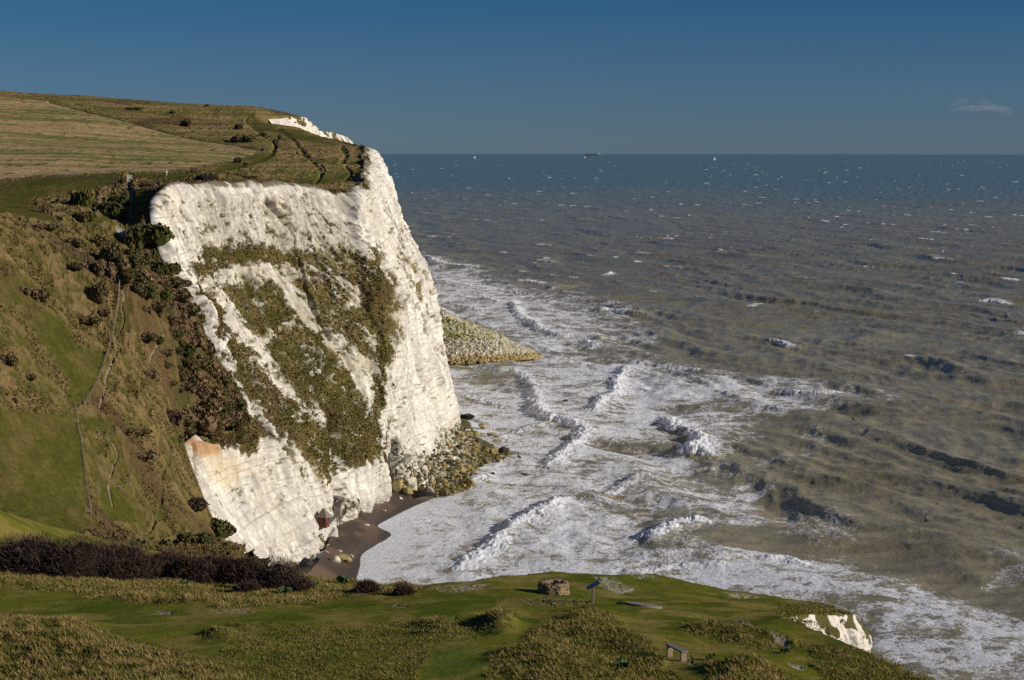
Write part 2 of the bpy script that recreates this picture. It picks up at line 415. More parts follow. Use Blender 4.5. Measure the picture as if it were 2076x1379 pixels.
def build_far():
    px = np.concatenate([np.linspace(-900, -30, 120), np.arange(-28, 780, .85), np.linspace(781, 830, 20)])
    ys = [150.0]
    while ys[-1] < 280: ys.append(ys[-1]+2)
    while ys[-1] < 520: ys.append(ys[-1]+.36)
    while ys[-1] < 1130: ys.append(ys[-1]+.36+(ys[-1]-520)*.0022)
    while ys[-1] < 1750: ys.append(ys[-1]+12)
    ys = np.array(ys)
    X = (px[None, :]-1038)/FPX*ys[:, None]*1.0; Y = np.repeat(ys[:, None], len(px), 1)
    # columns of constant screen x near the ground level
    Z = far_z(X.ravel(), Y.ravel()).reshape(X.shape)
    s = edge_sd(X.ravel(), Y.ravel()).reshape(X.shape)
    PX, PY = proj(X, Y, Z)
    wx = (fbm(X/9, Y/9, 3, 21)-.5)*16; wy = (fbm(X/9, Y/9, 3, 22)-.5)*10
    QX, QY = PX+wx, PY+wy
    lawn = np.zeros(X.shape)
    for p_ in LAWNS: lawn = np.maximum(lawn, softpoly(p_, QX, QY, 5))
    field = softpoly(FIELD, PX+wx*.05, PY+wy*.05, 1.5)
    dist_f = sst(480, 620, Y)
    # tussock field
    t1 = fbm(X/1.5, Y/1.5, 3, 31, .6); t2 = fbm(X/14, Y/14, 3, 33)
    big = fbm(X/45, Y/45, 3, 35)
    rough = np.clip(1-lawn*.95-field*.97, 0.03, 1)
    tz = ((t1-.5)*2.3*(.3+.9*t2*1.4)+(fbm(X/4.5, Y/4.5, 2, 32)-.5)*1.6)*(1-.6*dist_f)
    Z2 = Z+rough*tz
    base = mix(mix(np.broadcast_to(TUSS, X.shape+(3,)), DRY, sst(.35, .7, t1)), TURF*1.1, .35*sst(.56, .76, big)+0*t1)
    base = mix(base, TURF, .6*sst(.55, .3, t1))
    base = mix(base, BROWN, .85*sst(.50, .66, fbm(X/17, Y/17, 4, 37)))
    belt = softpoly([(262,520),(300,505),(345,525),(395,610),(430,700),(470,770),(498,830),(500,865),(440,865),(370,855),(345,800),(375,760),(352,700),(345,650),(300,605),(268,585)], QX, QY, 12)
    base = mix(base, mix(np.broadcast_to(np.array((.125,.080,.045)), X.shape+(3,)), (.06,.06,.02), sst(.45, .6, fbm(X/5, Y/7, 4, 47))), belt*.9)
    Z2 = Z2+belt*(fbm((X+Y*.5)/4, (Y-X*.5)/8, 4, 48, .6)-.3)*2.6
    # open downland further off: greyer and streaked along the contours
    st = fbm(X/30, Z/.7+Y/26, 4, 41)
    far_col = mix(mix(np.broadcast_to(np.array((.23,.165,.075)), X.shape+(3,)), (.13,.12,.04), sst(.4, .62, st)), (.10,.065,.035), sst(.60, .75, fbm(X/22, Y/30, 4, 43))*.8)
    base = mix(base, far_col, dist_f)
    green = mix(np.broadcast_to(TURF, X.shape+(3,)), (.115,.092,.030), .85*sst(.44, .66, fbm(X/5, Y/9, 5, 45, .62)))*(.75+.5*fbm(X/1.2, Y/2, 3, 46, .6))[..., None]
    base = mix(base, green, lawn*.95)
    # stubble field: drilled rows following the contour
    rows = fbm(X/60, Y/5.0+X/40, 5, 51, .62)
    sp = fbm(X/2.2, Y/4.5, 3, 53, .7)
    fc = mix(np.broadcast_to(STUB, X.shape+(3,)), GREENF, sst(.45, .60, rows*.75+sp*.25+.10*(fbm(X/90, Y/60, 3, 57)-.5)*2)*.85)
    fc = mix(fc, (.06,.075,.02), sst(.66, .74, sp)*.8)
    fc = mix(fc, STUB*1.08, sst(.6, .75, fbm(X/80, Y/22, 3, 55))*.4)
    base = mix(base, fc, field)
    for pts, wd, kind in PATHS:
        ln = smooth_line(pts, 6)
        d, _, rn = dist_poly(ln, PX+wx*.12, PY+wy*.12, maxd=wd*2.4)
        wd2 = wd*(.35+.8*vn(rn/9, rn*0, 61))
        m_ = sst(wd2*.75, wd2*.3, d)
        c = {'chalk': (.27,.23,.165), 'dirt': DIRT*.9, 'dark': DARKG, 'green': TURF*1.15}[kind]
        base = mix(base, c, m_*(.9 if kind != 'dark' else .75))
        Z2 = Z2-(.0 if Y.size == 0 else 1)*sst(wd*1.5, wd*.3, d)*(.45 if kind in ('dirt', 'chalk') else .5)*np.where(Y > 700, .8, 1)
    # bare chalk bank below the green bush and orange clay above the low buttress
    base = mix(base, CHALK*.62, softpoly([(236,462),(250,466),(262,480),(275,500),(280,515),(262,500),(248,486)], PX, PY, 3))
    turfedge = sst(.9, -.1, s)
    base = mix(base, (.10,.08,.03), sst(-2.5, .2, s)*.5)
    ch = np.array((.15,.125,.05))*(.6+.8*fbm(X/3, Z/3, 3, 71))[..., None]
    s = s+np.where(Y < 556, 2.2, np.where(Y < 800, .9, .7))
    Zd = -np.maximum(s, 0)*22.0
    ch = np.where((Y > 880)[..., None], CHALK*.95, ch)
    base = mix(base, ch, sst(.15, .75, s+(vn(X/1.1, Y/1.1, 73)-.5)*.9))
    Zf = np.maximum(Z2+Zd+(fbm(X/1.2, Y/1.2, 3, 75)-.5)*1.2*(s > .3), -6)
    m = attr_mat('downland_grass', .9, var=.42, bump=.7, bdist=.4, scale2=5.0, spec=.02)
    o = grid_obj('downland', X, Y, Zf, m, {'Col': base}, flip=False)
    tag(o, kind='structure')
    o['label'] = 'grassy chalk downland with a combe, field and paths running up to the cliff edge'
    return o
build_far()

def hit(px, py, zf, y0, y1, n=900):
    ys = np.linspace(y0, y1, n)
    b = (689.5-py)/FPX; dy = CP+b*SP; dz = -SP+b*CP
    xs = (px-1038)/FPX*ys/dy; zs = H+ys*dz/dy
    g = zf(xs, ys)-zs
    i = np.argmax(g > 0)
    if not (g > 0).any(): i = np.argmax(g)
    if i > 0 and g[i] > 0:
        t = g[i-1]/(g[i-1]-g[i]); y = ys[i-1]+t*(ys[i]-ys[i-1])
    else: y = ys[i]
    x = (px-1038)/FPX*y/dy
    return np.array([x, y, float(zf(np.array([x]), np.array([y]))[0])])
def FH(px, py): return hit(px, py, far_z, 285, 1100)

# ================================================================ THE CLIFF FACE
CL_VEG = [  # (outline, cover)
 ([(368,885),(410,862),(480,848),(520,845),(545,885),(520,915),(470,915),(430,905),(385,898)],.85),
 ([(430,575),(470,565),(520,572),(575,600),(595,640),(590,665),(535,690),(510,690),(480,650),(450,610)],.84),
 ([(530,700),(590,660),(640,670),(700,740),(730,800),(745,830),(770,850),(775,905),(755,942),(700,955),(668,880),(640,830),(600,800),(560,760)],.82),
 ([(400,500),(470,490),(560,508),(640,525),(610,560),(560,552),(480,550),(430,562),(400,545)],.80),
 ([(742,490),(770,530),(800,590),(795,640),(800,700),(790,740),(770,850),(745,830),(755,690),(740,650),(720,600),(740,560)],.82),  # scrub cover that also paints in the ridge's shadow strip
 ([(380,560),(440,600),(480,680),(560,770),(630,830),(668,885),(684,960),(660,1000),(620,930),(560,890),(520,850),(490,800),(440,730),(405,650)],.80),
 ([(365,505),(420,500),(430,570),(400,590),(370,540)],.55),
 ([(560,500),(740,510),(800,600),(795,700),(745,750),(690,720),(640,665),(590,590)],.60),
 ([(310,395),(735,390),(740,510),(560,505),(380,500)],.30),
 ([(765,390),(790,420),(830,510),(862,600),(888,700),(905,780),(880,760),(860,680),(830,640),(800,560)],.48),
 ([(510,870),(600,900),(700,990),(700,1050),(660,1010),(600,990),(560,930)],.34),
 ([(630,1085),(665,1090),(672,1120),(640,1118)],.8),
 ([(740,860),(790,850),(785,960),(745,950)],.45),
 ([(380,890),(500,870),(500,950),(470,930),(440,905)],.40),
 ([(700,985),(735,1010),(715,1050),(690,1060),(665,1050),(690,1020)],.55),
]
def build_cliff():
    nu, nv = 1000, 620
    for j in range(1, len(net_x)):
        zz = far_z(net_x[j, :2, 0], net_x[j, :2, 1]); net_x[j, 1, 2] = min(net_x[j, 1, 2]+.5, zz[1]-.15); net_x[j, 0, 2] = zz[0]-1.5
    zz = far_z(net_x[1, :, 0], net_x[1, :, 1]); net_x[1, :-1, 2] = np.minimum(net_x[1, :-1, 2], zz[:-1]-.15)
    zz = far_z(net_x[0, :, 0], net_x[0, :, 1]); net_x[0, :, 2] = np.minimum(net_x[0, :, 2], zz-3.0)
    u = np.linspace(0, 10, int(nu*.86)); u = np.concatenate([u, np.linspace(10, 13, nu-len(u)+1)[1:]])
    nrow = net_x.shape[1]
    v = np.concatenate([np.linspace(0, 1, 14)[:-1], np.linspace(1, nrow-1, nv-13)])
    A = resample(net_x, u); B = resample(np.swapaxes(A, 0, 1), v); u = u-1; v = v-1     # (nv, nu, 3)
    du = np.gradient(B, axis=1); dv = np.gradient(B, axis=0)
    nrm = np.cross(dv, du); nrm /= np.linalg.norm(nrm, axis=-1, keepdims=True)+1e-9
    nrm *= np.sign(nrm[..., 0:1]*.9-nrm[..., 1:2]*.3+1e-6)
    X, Y, Z = B[..., 0], B[..., 1], B[..., 2]
    PX, PY = proj(X, Y, Z)
    lu = Y*.8+X*.35                                   # runs along the coast
    top = (.35+.65*sst(-.1, .35, v))[:, None]*np.ones_like(X)     # keep the rim where it is
    flank = .45+.55*sst(-.1, .25, u)[None, :]*np.ones_like(X)
    k = np.minimum(top, flank)
    # vertical buttresses, gullies, bedding steps, blocky fractures
    bed = Z*.55+fbm(lu/25, Z/40, 2, 107)*2
    layer = np.floor(bed); off = (_T[layer.astype(int) & 255, 9]-.5)+.8*(vn(lu/7, layer*3.7, 108)-.5)
    d = (ridged(lu/20, Z/80, 3, 101)-.5)*7.0+(lin(lu/6, Z/34, 3, 103)-.5)*6.4+(lin(lu/2.2, Z/9.0, 3, 105)-.5)*2.2+off*.5+(lin(lu/.9, Z/1.6, 3, 109, .65)-.5)*.95
    lim = 2.2+2.6*sst(.8, 1.8, v)[:, None]; d = np.where(d < -lim, -lim+(d+lim)*.2, d)
    rub = sst(1, 0, Z/7)
    # veg masks
    wx = (fbm(lu/3, Z/3, 4, 111)-.5)*16; wy = (fbm(lu/3, Z/3, 4, 112)-.5)*16
    cov = np.zeros(X.shape)
    for poly, c in CL_VEG: cov = np.maximum(cov, c*softpoly(poly, PX+wx*2.2, PY+wy*2.2, 20))
    nz = fbm(lu/4.2+Z/8, Z/3.4-lu/9, 5, 115, .66)
    nst = fbm((lu+Z*.75)/1.6, (Z-lu*.75)/9, 3, 117)   # streaks running down the slope
    q = nz*.6+nst*.4
    thr = .75-.50*cov
    q = q*.75+.25*fbm(lu/.8, Z/.7, 3, 118, .7)
    veg = (.55*sst(thr-.06, thr+.01, q)+.45*sst(thr-.01, thr+.08, q))*(cov > .02)
    d = d*(1-.55*veg)+veg*(.4+(fbm(lu/1.4, Z/1.4, 3, 119)-.5)*1.8)
    # dark diagonal joint from the top edge and the stair gully
    for ln, wd, dep in (([(520,380),(545,420),(575,480),(600,540),(620,600),(640,650),(665,690)],4,2.6), ([(668,840),(680,890),(688,940),(690,1000)],9,6.0), ([(380,905),(391,960),(392,990)],1.5,1.0),
                        ([(742,480),(744,440),(740,400)],3,.8)):
        dd, _, _ = dist_poly(smooth_line(ln), PX+wx*.15, PY+wy*.15, maxd=wd*3)
        d -= dep*sst(wd*1.5, 0, dd)
    B2 = B+nrm*(d*k)[..., None]
    top0 = sst(.10, 0, v)[:, None]*np.ones_like(X)
    B2[..., 2] += top0*.0
    ch = np.broadcast_to(CHALK, X.shape+(3,))*(.90+.2*fbm(lu/6, Z/14, 4, 121))[..., None]
    ch = mix(ch, (.62,.56,.45), .55*sst(.56, .72, fbm(lu/7, Z/20, 4, 123)))
    bl = bed % 1
    ch = mix(ch, (.34,.31,.26), .55*sst(.17, .03, np.minimum(bl, 1-bl))*sst(.44, .60, fbm(lu/9, Z/3, 3, 125)))
    ch = mix(ch, (.42,.40,.36), .6*sst(.58, .70, ridged(lu/2.2, Z/14, 4, 127)))
    ch = mix(ch, (.46,.435,.365), .60*np.maximum(softpoly([(385,392),(735,388),(745,520),(800,600),(795,740),(700,820),(620,760),(500,620),(380,500)], PX+wx*2, PY+wy*2, 26)*sst(.32, .62, fbm(lu/5, Z/8, 5, 158, .62)), .5*sst(.5, .7, fbm(lu/7, Z/16, 5, 159, .6))))
    ca = np.abs(fbm(lu/5+Z/14, Z/9, 5, 151, .6)-.5); cb = np.abs(fbm(lu/8, Z/1.6, 4, 152, .6)-.5)
    ch = mix(ch, (.30,.27,.22), .75*sst(.014, .004, ca)*sst(.35, .6, fbm(lu/12, Z/12, 2, 153)))
    ch = mix(ch, (.33,.30,.25), .45*sst(.020, .006, cb)*sst(.4, .6, fbm(lu/14, Z/10, 2, 154)))
    ch = ch*(.86+.28*vn(lu*2.3, Z*1.9, 155)*vn(lu*.9, Z*.9, 156)*2)[..., None]
    # grey-pocked upper face
    ch = mix(ch, (.36,.335,.27), .85*softpoly([(385,398),(700,398),(735,520),(380,500)], PX, PY, 18)*sst(.42, .60, fbm(lu/1.3, Z/2.4, 5, 128, .7)))
    ch = mix(ch, (.42,.38,.28), .7*softpoly([(560,500),(740,510),(800,600),(795,740),(700,800),(620,700),(430,560)], PX+wx, PY+wy, 20)*sst(.40, .58, fbm(lu/2.0, Z/2.2, 5, 129, .7)))
    # orange clay cap of the low buttress
    oc = softpoly([(372,896),(402,902),(450,922),(440,925),(405,932),(392,935),(380,915)], PX+wx*.3, PY+wy*.3, 3)
    ch = mix(ch, (.42,.22,.09), oc*.85)
    ch = mix(ch, (.60,.47,.28), .5*softpoly([(385,925),(460,920),(500,950),(470,1000),(410,980)], PX+wx, PY+wy, 12))
    gv = mix(np.broadcast_to(np.array((.135,.110,.036)), X.shape+(3,)), (.070,.066,.018), sst(.4, .6, fbm(lu/4, Z/4, 4, 131)))  # darker patches paint the shade of hollows into the green
    gv = mix(gv, (.21,.165,.07), .65*sst(.45, .65, nst)*sst(.9, .6, cov))
    gv = mix(gv, (.125,.085,.042), .7*sst(.55, .7, fbm(lu/6, Z/5, 3, 133)))
    spk = sst(.66, .72, fbm(lu/1.5, Z/1.0, 3, 160, .6))*sst(.45, .6, fbm(lu/9, Z/7, 3, 161))
    ch = mix(ch, (.13,.12,.06), spk*.8)
    col = mix(ch, gv, veg)
    col = mix(col, (.16,.13,.06), sst(.0, -.3, v)[:, None]*np.ones_like(X)*.9)
    low = sst(5.5, 1.5, Z+(vn(lu/2, Z/2, 135)-.5)*3)
    col = mix(col, (.30,.26,.13), low*.45*sst(600, 640, Y))
    ri = sst(.14, .0, v)[:, None]*sst(.3, .55, fbm(lu/2.2, Z/2, 3, 137))
    col = mix(col, (.115,.085,.04), np.clip(ri*1.3, 0, 1)*.85*(X > -300))
    m = attr_mat('chalk_face', 1.4, var=.16, bump=.6, bdist=.22, stretch=(1, 1, 1.5), scale2=5.0)
    o = grid_obj('chalk_cliff', B2[..., 0], B2[..., 1], B2[..., 2], m, {'Col': col})
    tag(o, 'tall white chalk cliff streaked with green scrub above the pebble cove', kind='structure')
    return B2, veg, PX, PY, nrm
CB, CVEG, CPX, CPY, CN = build_cliff()

# ================================================================ NEAR SPUR
near_edge = [(60,-20), (42,12), (33,45)]+[tuple(P(*a)[:2]) for a in [(2100,1470,68),(1910,1379,78),(1840,1345,83),(1742,1304,90),(1660,1268,95),(1606,1246,99),(1612,1240,104),(1650,1243,107),(1700,1258,109),(1733,1290,112),(1722,1255,119),(1692,1228,124),(1650,1216,127),
  (1560,1203,130),(1470,1193,131),(1400,1182,133),(1330,1161,136),(1240,1166,134),(1180,1161,135),(1110,1159,135),(1050,1166,131),(1000,1173,128),(940,1176,124),(890,1187,121),(862,1190,120),(800,1180,124),(720,1170,130),(640,1155,142),(560,1165,158),(480,1180,172)]]
near_edge += [(-30,195), (-42,240), (-50,300)]
near_poly = np.array(near_edge+[(-400,300), (-400,-20)], float)
nctl = [tuple(P(*a)) for a in [(1910,1379,78),(1742,1304,90),(1606,1246,99),(1650,1243,107),(1700,1243,112),(1722,1245,118),(1692,1228,124),(1560,1203,130),(1400,1182,133),(1330,1161,136),(1180,1161,135),(1110,1159,135),(1000,1173,128),(890,1187,121),(862,1190,120),(800,1192,124),(720,1185,128),(630,1180,130),
  (1200,1225,106),(1375,1325,82),(1300,1379,74),(1038,1379,73),(600,1379,74),(300,1379,76),(0,1379,80),(-150,1379,80),(1550,1320,84),(1600,1379,75),(900,1260,98),(900,1320,84),(600,1230,107),(300,1225,109),(0,1210,112),(-200,1210,112),
  (300,1300,89),(80,1265,98),(0,1150,130),(150,1160,130),(300,1168,130),(450,1170,132),(550,1175,136),(1180,1250,99),(1100,1300,87),(1400,1230,110),(1500,1260,100),(480,1190,165),(300,1190,160),(100,1160,165),
  (0,1040,190),(-150,1005,190),(65,1082,190),(150,1135,190),(-300,960,190)]]
nctl += [(0,0,102.7), (-30,0,103), (30,0,101), (0,20,97.5), (-30,20,98.5), (25,20,96), (0,42,89), (-25,42,90), (22,42,87.5), (-60,30,98), (-60,70,84), (-80,120,76), (-40,-20,106), (40,-20,104), (-45,225,52), (-70,225,57), (-100,230,60), (-60,265,40), (-90,280,42), (-150,270,52)]
near_tps = TPS(nctl, lam=.0002)
def near_z(x, y):
    x = np.atleast_1d(np.asarray(x, float)); y = np.atleast_1d(np.asarray(y, float))
    return near_tps(x, y)+(fbm(x/7, y/7, 3, 201)-.5)*.5
def NH(px, py): return hit(px, py, near_z, 55, 190)
N_ROUGH = [
 ([(-200,1120),(300,1160),(640,1160),(860,1186),(850,1208),(740,1200),(640,1222),(500,1232),(300,1225),(150,1208),(40,1190),(-200,1180)],1.0),
 ([(-200,1255),(60,1262),(150,1275),(300,1310),(480,1360),(560,1420),(-200,1460)],1.0),
 ([(480,1262),(700,1268),(900,1262),(1010,1290),(880,1310),(850,1350),(870,1420),(500,1420),(440,1330)],.5),
 ([(1130,1250),(1180,1238),(1240,1246),(1265,1285),(1320,1310),(1360,1345),(1400,1420),(960,1420),(1000,1330),(1060,1295)],.72),
 ([(1380,1262),(1470,1262),(1580,1288),(1620,1310),(1560,1320),(1450,1305),(1400,1290)],.8),
 ([(1440,1350),(1530,1345),(1620,1379),(1640,1420),(1400,1420)],.9),
 ([(1620,1300),(1700,1310),(1900,1379),(1930,1420),(1700,1420),(1640,1340)],.6),
 ([(960,1250),(1045,1248),(1050,1280),(960,1282)],.9),
 ([(840,1262),(900,1255),(940,1262),(925,1285),(850,1282)],.9),
 ([(1560,1225),(1640,1222),(1725,1240),(1735,1290),(1680,1280),(1600,1250)],.6),
 ([(420,1278),(470,1278),(470,1298),(420,1296)],.8),
 ([(1010,1210),(1060,1212),(1050,1222),(1010,1220)],.2),
]
MOUNDS = [(1190,1262,60,18,.5),(1015,1268,34,16,.75),(890,1272,44,10,.45),(445,1287,26,9,.4),(1280,1300,70,14,.35),(80,1285,160,22,.7),(1500,1290,90,16,.4),(1500,1365,70,20,.5),(1100,1335,90,18,.5),(220,1330,150,20,.4)]
BARE = [([(1055,1214),(1110,1210),(1190,1214),(1200,1226),(1150,1232),(1080,1226)],(.22,.155,.10)),
        ([(1205,1170),(1240,1172),(1270,1186),(1288,1196),(1262,1206),(1235,1198),(1215,1185)],(.44,.40,.32)),
        ([(1280,1166),(1325,1166),(1335,1172),(1300,1174)],(.44,.40,.32)),
        ([(885,1190),(940,1184),(990,1184),(985,1192),(930,1200),(890,1200)],(.44,.40,.32)),
        ([(1465,1200),(1510,1202),(1548,1212),(1510,1214),(1475,1210)],(.44,.40,.32)),
        ([(1560,1288),(1590,1292),(1606,1310),(1585,1310)],(.32,.27,.21)),
        ([(1486,1254),(1520,1262),(1535,1272),(1500,1266)],(.38,.33,.26)),
        ([(800,1225),(825,1226),(822,1231),(800,1230)],(.36,.32,.26)),
        ([(318,1240),(350,1240),(348,1247),(320,1247)],(.28,.24,.19)),
        ([(430,1238),(510,1236),(515,1243),(440,1244)],(.28,.24,.19)),
        ([(1385,1328),(1400,1328),(1416,1348),(1396,1350)],(.12,.09,.07)),
        ([(1600,1345),(1640,1352),(1625,1360),(1602,1352)],(.38,.33,.27))]
def near_masks(X, Y, Z):
    PX, PY = proj(X, Y, Z)
    wx = (fbm(X/1.6, Y/1.6, 4, 211)-.5)*46; wy = (fbm(X/1.6, Y/2.5, 4, 212)-.5)*16
    rough = np.zeros(X.shape)
    for poly, c in N_ROUGH: rough = np.maximum(rough, c*softpoly(poly, PX+wx, PY+wy, 7))
    rough = np.where(Y < 68, .7, rough)
    return PX, PY, wx, wy, rough
def near_full(X, Y):
    Z = near_z(X.ravel(), Y.ravel()).reshape(X.shape)
    PX, PY, wx, wy, rough = near_masks(X, Y, Z)
    for mx, my, sx, sy, h in MOUNDS:
        Z = Z+h*np.exp(-((PX-mx)/sx)**2-((PY-my)/sy)**2)*(Y > 60)*(Y < 150)
    t = fbm(X/.8, Y/.8, 3, 221, .6); t2 = fbm(X/3.0, Y/3.0, 3, 223)
    bump = rough*((t-.45)*.26*(.4+1.2*t2)+(t2-.5)*.55)+(1-rough)*(fbm(X/1.2, Y/1.2, 3, 225)-.5)*.10
    return Z+bump, PX, PY, wx, wy, rough, t, t2
def build_near():
    px = np.concatenate([np.linspace(-1400, -30, 110), np.arange(-28, 2100, 1.7), np.linspace(2102, 3300, 80)])
    ys = [-12.0]
    while ys[-1] < 66: ys.append(ys[-1]+.9)
    while ys[-1] < 138: ys.append(ys[-1]+.11)
    while ys[-1] < 300: ys.append(ys[-1]+.5)
    ys = np.array(ys)
    yy = np.maximum(ys, 22)
    X = (px[None, :]-1038)/FPX*yy[:, None]; Y = np.repeat(ys[:, None], len(px), 1)
    Z, PX, PY, wx, wy, rough, t, t2 = near_full(X, Y)
    s = edge_sd(X.ravel(), Y.ravel(), near_poly, False).reshape(X.shape)+(fbm(X/1.3, Y/1.3, 4, 231)-.5)*.8
    turf = mix(np.broadcast_to(np.array((.130,.136,.018)), X.shape+(3,)), (.215,.175,.046), sst(.42, .62, fbm(X/2.4, Y/3.4, 4, 233)))
    turf = mix(turf, (.060,.092,.006), .7*sst(.56, .68, fbm(X/4, Y/5, 3, 235)))
    rg = mix(np.broadcast_to(np.array((.110,.098,.022)), X.shape+(3,)), (.190,.140,.052), sst(.42, .68, t))
    rg = mix(rg, (.06,.07,.018), .6*sst(.5, .3, t2))
    base = mix(turf, rg, rough)
    base = mix(base, (.060,.115,.012), .75*softpoly([(880,1320),(930,1310),(990,1330),(980,1360),(900,1379),(870,1350)], PX+wx*.6, PY+wy*.6, 14))
    for poly, c in BARE:
        mk = softpoly(poly, PX+wx*.35, PY+wy*.35, 3)
        mk = mk*sst(.40, .56, fbm(X/.30, Y/.5, 4, 237, .7))
        base = mix(base, c, mk*.9); Z = Z-.05*mk
    s = s+np.where(PX > 1585, 1.0, .35)
    Zd = np.maximum(s, 0)*16.0
    ch = CHALK*(.9+.18*fbm(X/1.2, Z/1.2, 3, 241))[..., None]
    ch = mix(ch, (.12,.11,.035), sst(.50, .58, fbm(X/1.3+Y/3, (Z-Zd)/1.0, 4, 243)))
    base = mix(base, (.10,.085,.03), sst(-1.2, .0, s)*.4)
    base = mix(base, ch, sst(.22, .5, s))
    s = s
    Zf = np.maximum(Z-Zd, -4)
    m = attr_mat('near_turf', 5.0, var=.45, bump=.7, bdist=.06, scale2=22.0, spec=.02)
    o = grid_obj('clifftop_turf', X, Y, Zf, m, {'Col': base})
    tag(o, 'near clifftop spur of mown turf and tussocky grass ending at the edge', kind='structure')
build_near()

# ---------------------------------------------------------------- smaller chalk faces hung from the turf edge
def hang_face(name, label, ew, depth, lean, unit, vegc, seed, n=500, m_=160, outward=(1, 0), dist=.8, taper=0):
    """ew: world points along the turf edge; the face leans out by lean*depth"""
    ln = smooth_line(np.array(ew, float), 12)
    L_ = np.concatenate([[0], np.cumsum(np.linalg.norm(np.diff(ln, axis=0), axis=1))])
    q = np.linspace(0, L_[-1], n); E = np.stack([np.interp(q, L_, ln[:, i]) for i in range(3)], 1)
    T = np.gradient(E, axis=0); nx, ny = T[:, 1], -T[:, 0]; l = np.hypot(nx, ny)+1e-9; nx /= l; ny /= l
    sg = np.sign(nx*outward[0]+ny*outward[1]); sg = np.sign(np.median(sg)); nx *= sg; ny *= sg
    v = np.concatenate([[-.06, -.03], np.linspace(0, 1, m_)**1.3])
    D = v[:, None]*depth*(.08+.92*sst(0, taper, q/L_[-1]))[None, :] if taper else v[:, None]*depth*np.ones(n)[None, :]
    out_ = np.where(v < 0, v*depth*1.0, v*depth*lean)[:, None]
    lu = q[None, :]*np.ones_like(D); Z0 = E[None, :, 2]-np.maximum(D, 0)-(v < 0)[:, None]*.5*unit
    d = ((ridged(lu/(6*unit), Z0/(25*unit), 3, seed)-.5)*3.2*unit+(fbm(lu/(2*unit), Z0/(5*unit), 4, seed+1)-.5)*2.4*unit+(fbm(lu/(.6*unit), Z0/(.6*unit), 3, seed+2)-.5)*.8*unit)*dist*sst(-.02, .12, v)[:, None]
    o_ = out_+d+unit*.45*sst(0, .1, v)[:, None]
    X = E[None, :, 0]+nx[None, :]*o_; Y = E[None, :, 1]+ny[None, :]*o_
    ch = np.broadcast_to(CHALK, X.shape+(3,))*(.9+.2*fbm(lu/(2*unit), Z0/(3*unit), 4, seed+3))[..., None]
    ch = mix(ch, (.45,.41,.34), .45*sst(.6, .72, ridged(lu/(1.3*unit), Z0/(4*unit), 3, seed+4)))
    vg = sst(.80-vegc, .84-vegc, fbm(lu/(2.2*unit), Z0/(1.6*unit), 4, seed+5)+.25*sst(.20, 0, v)[:, None])
    c = mix(ch, (.10,.09,.03), vg)
    m = bpy.data.materials.get('chalk_face')
    o = grid_obj(name, X, Y, Z0, m, {'Col': c}, flip=(sg > 0)); tag(o, label, kind='structure'); return o
def zed(pts, zf, dz=-.15): return [(x, y, float(zf(x, y)[0])+dz) for x, y in pts]
_far_e = [(net[-1][0][0], net[-1][0][1])]+[(-138,860), (-142,905)]+[tuple(t) for t in tailpts]
_dens = smooth_line(np.array([tuple(t) for t in tailpts[:8]]), 4)
hang_face('far_chalk_cliff', 'distant white chalk cliff rising beyond the grassy headland', zed(_dens, far_z, -.2), 40, .12, 2.2, .05, 501, n=900, m_=200)
_ne = [tuple(p_) for p_ in near_edge]
hang_face('near_chalk_face', 'small sunlit chalk face under the turf of the near spur', zed(smooth_line(np.array(_ne[8:19]), 4), near_z, -.1), 14, .10, .55, .10, 521, n=700, m_=220, outward=(1, -.3), dist=.9)
# ================================================================ SEA
FOAM = [
 ([(700,1220),(690,1170),(700,1080),(760,1000),(840,950),(860,900),(880,830),(880,735),(1100,720),(1290,728),(1350,755),(1600,765),(1560,800),(1450,830),(1345,835),(1400,920),(1470,955),(1300,965),(1180,1010),(1300,1060),(1320,1090),(1400,1112),(1600,1112),(1700,1180),(1700,1230),(1300,1200),(900,1210)],.76),
 ([(820,500),(855,532),(960,545),(1100,600),(1200,640),(1290,665),(1180,700),(1110,725),(1040,690),(960,650),(870,625)],.66),
 ([(840,505),(1020,560),(1250,610),(1350,680),(1230,730),(1080,730),(860,640)],.42),
 ([(1560,1110),(1800,1150),(2076,1260),(2150,1379),(2100,1500),(1850,1400),(1700,1250),(1500,1210)],.56),
 ([(1300,735),(1640,765),(1830,805),(1650,835),(1500,860),(1560,900),(1420,880),(1300,800)],.52),
 ([(1250,960),(1480,950),(1560,1000),(1500,1060),(1350,1060),(1200,1020)],.55),
 ([(1400,1040),(1700,1030),(1760,1080),(1600,1120),(1400,1120)],.42),
 ([(1480,890),(1700,860),(1640,940),(1520,950)],.30),
 ([(1980,1120),(2120,1120),(2120,1180),(2000,1190)],.48),
]
CLEAR = [([(1180,900),(1300,895),(1470,905),(1440,925),(1250,920)],.55), ([(1390,1070),(1560,1080),(1680,1100),(1620,1118),(1470,1110),(1380,1092)],.7), ([(1040,985),(1100,960),(1130,985),(1060,1010)],.2),
         ([(920,735),(1040,735),(1060,790),(960,780),(925,770)],.35), ([(1500,905),(1560,890),(1640,900),(1560,920)],.5)]
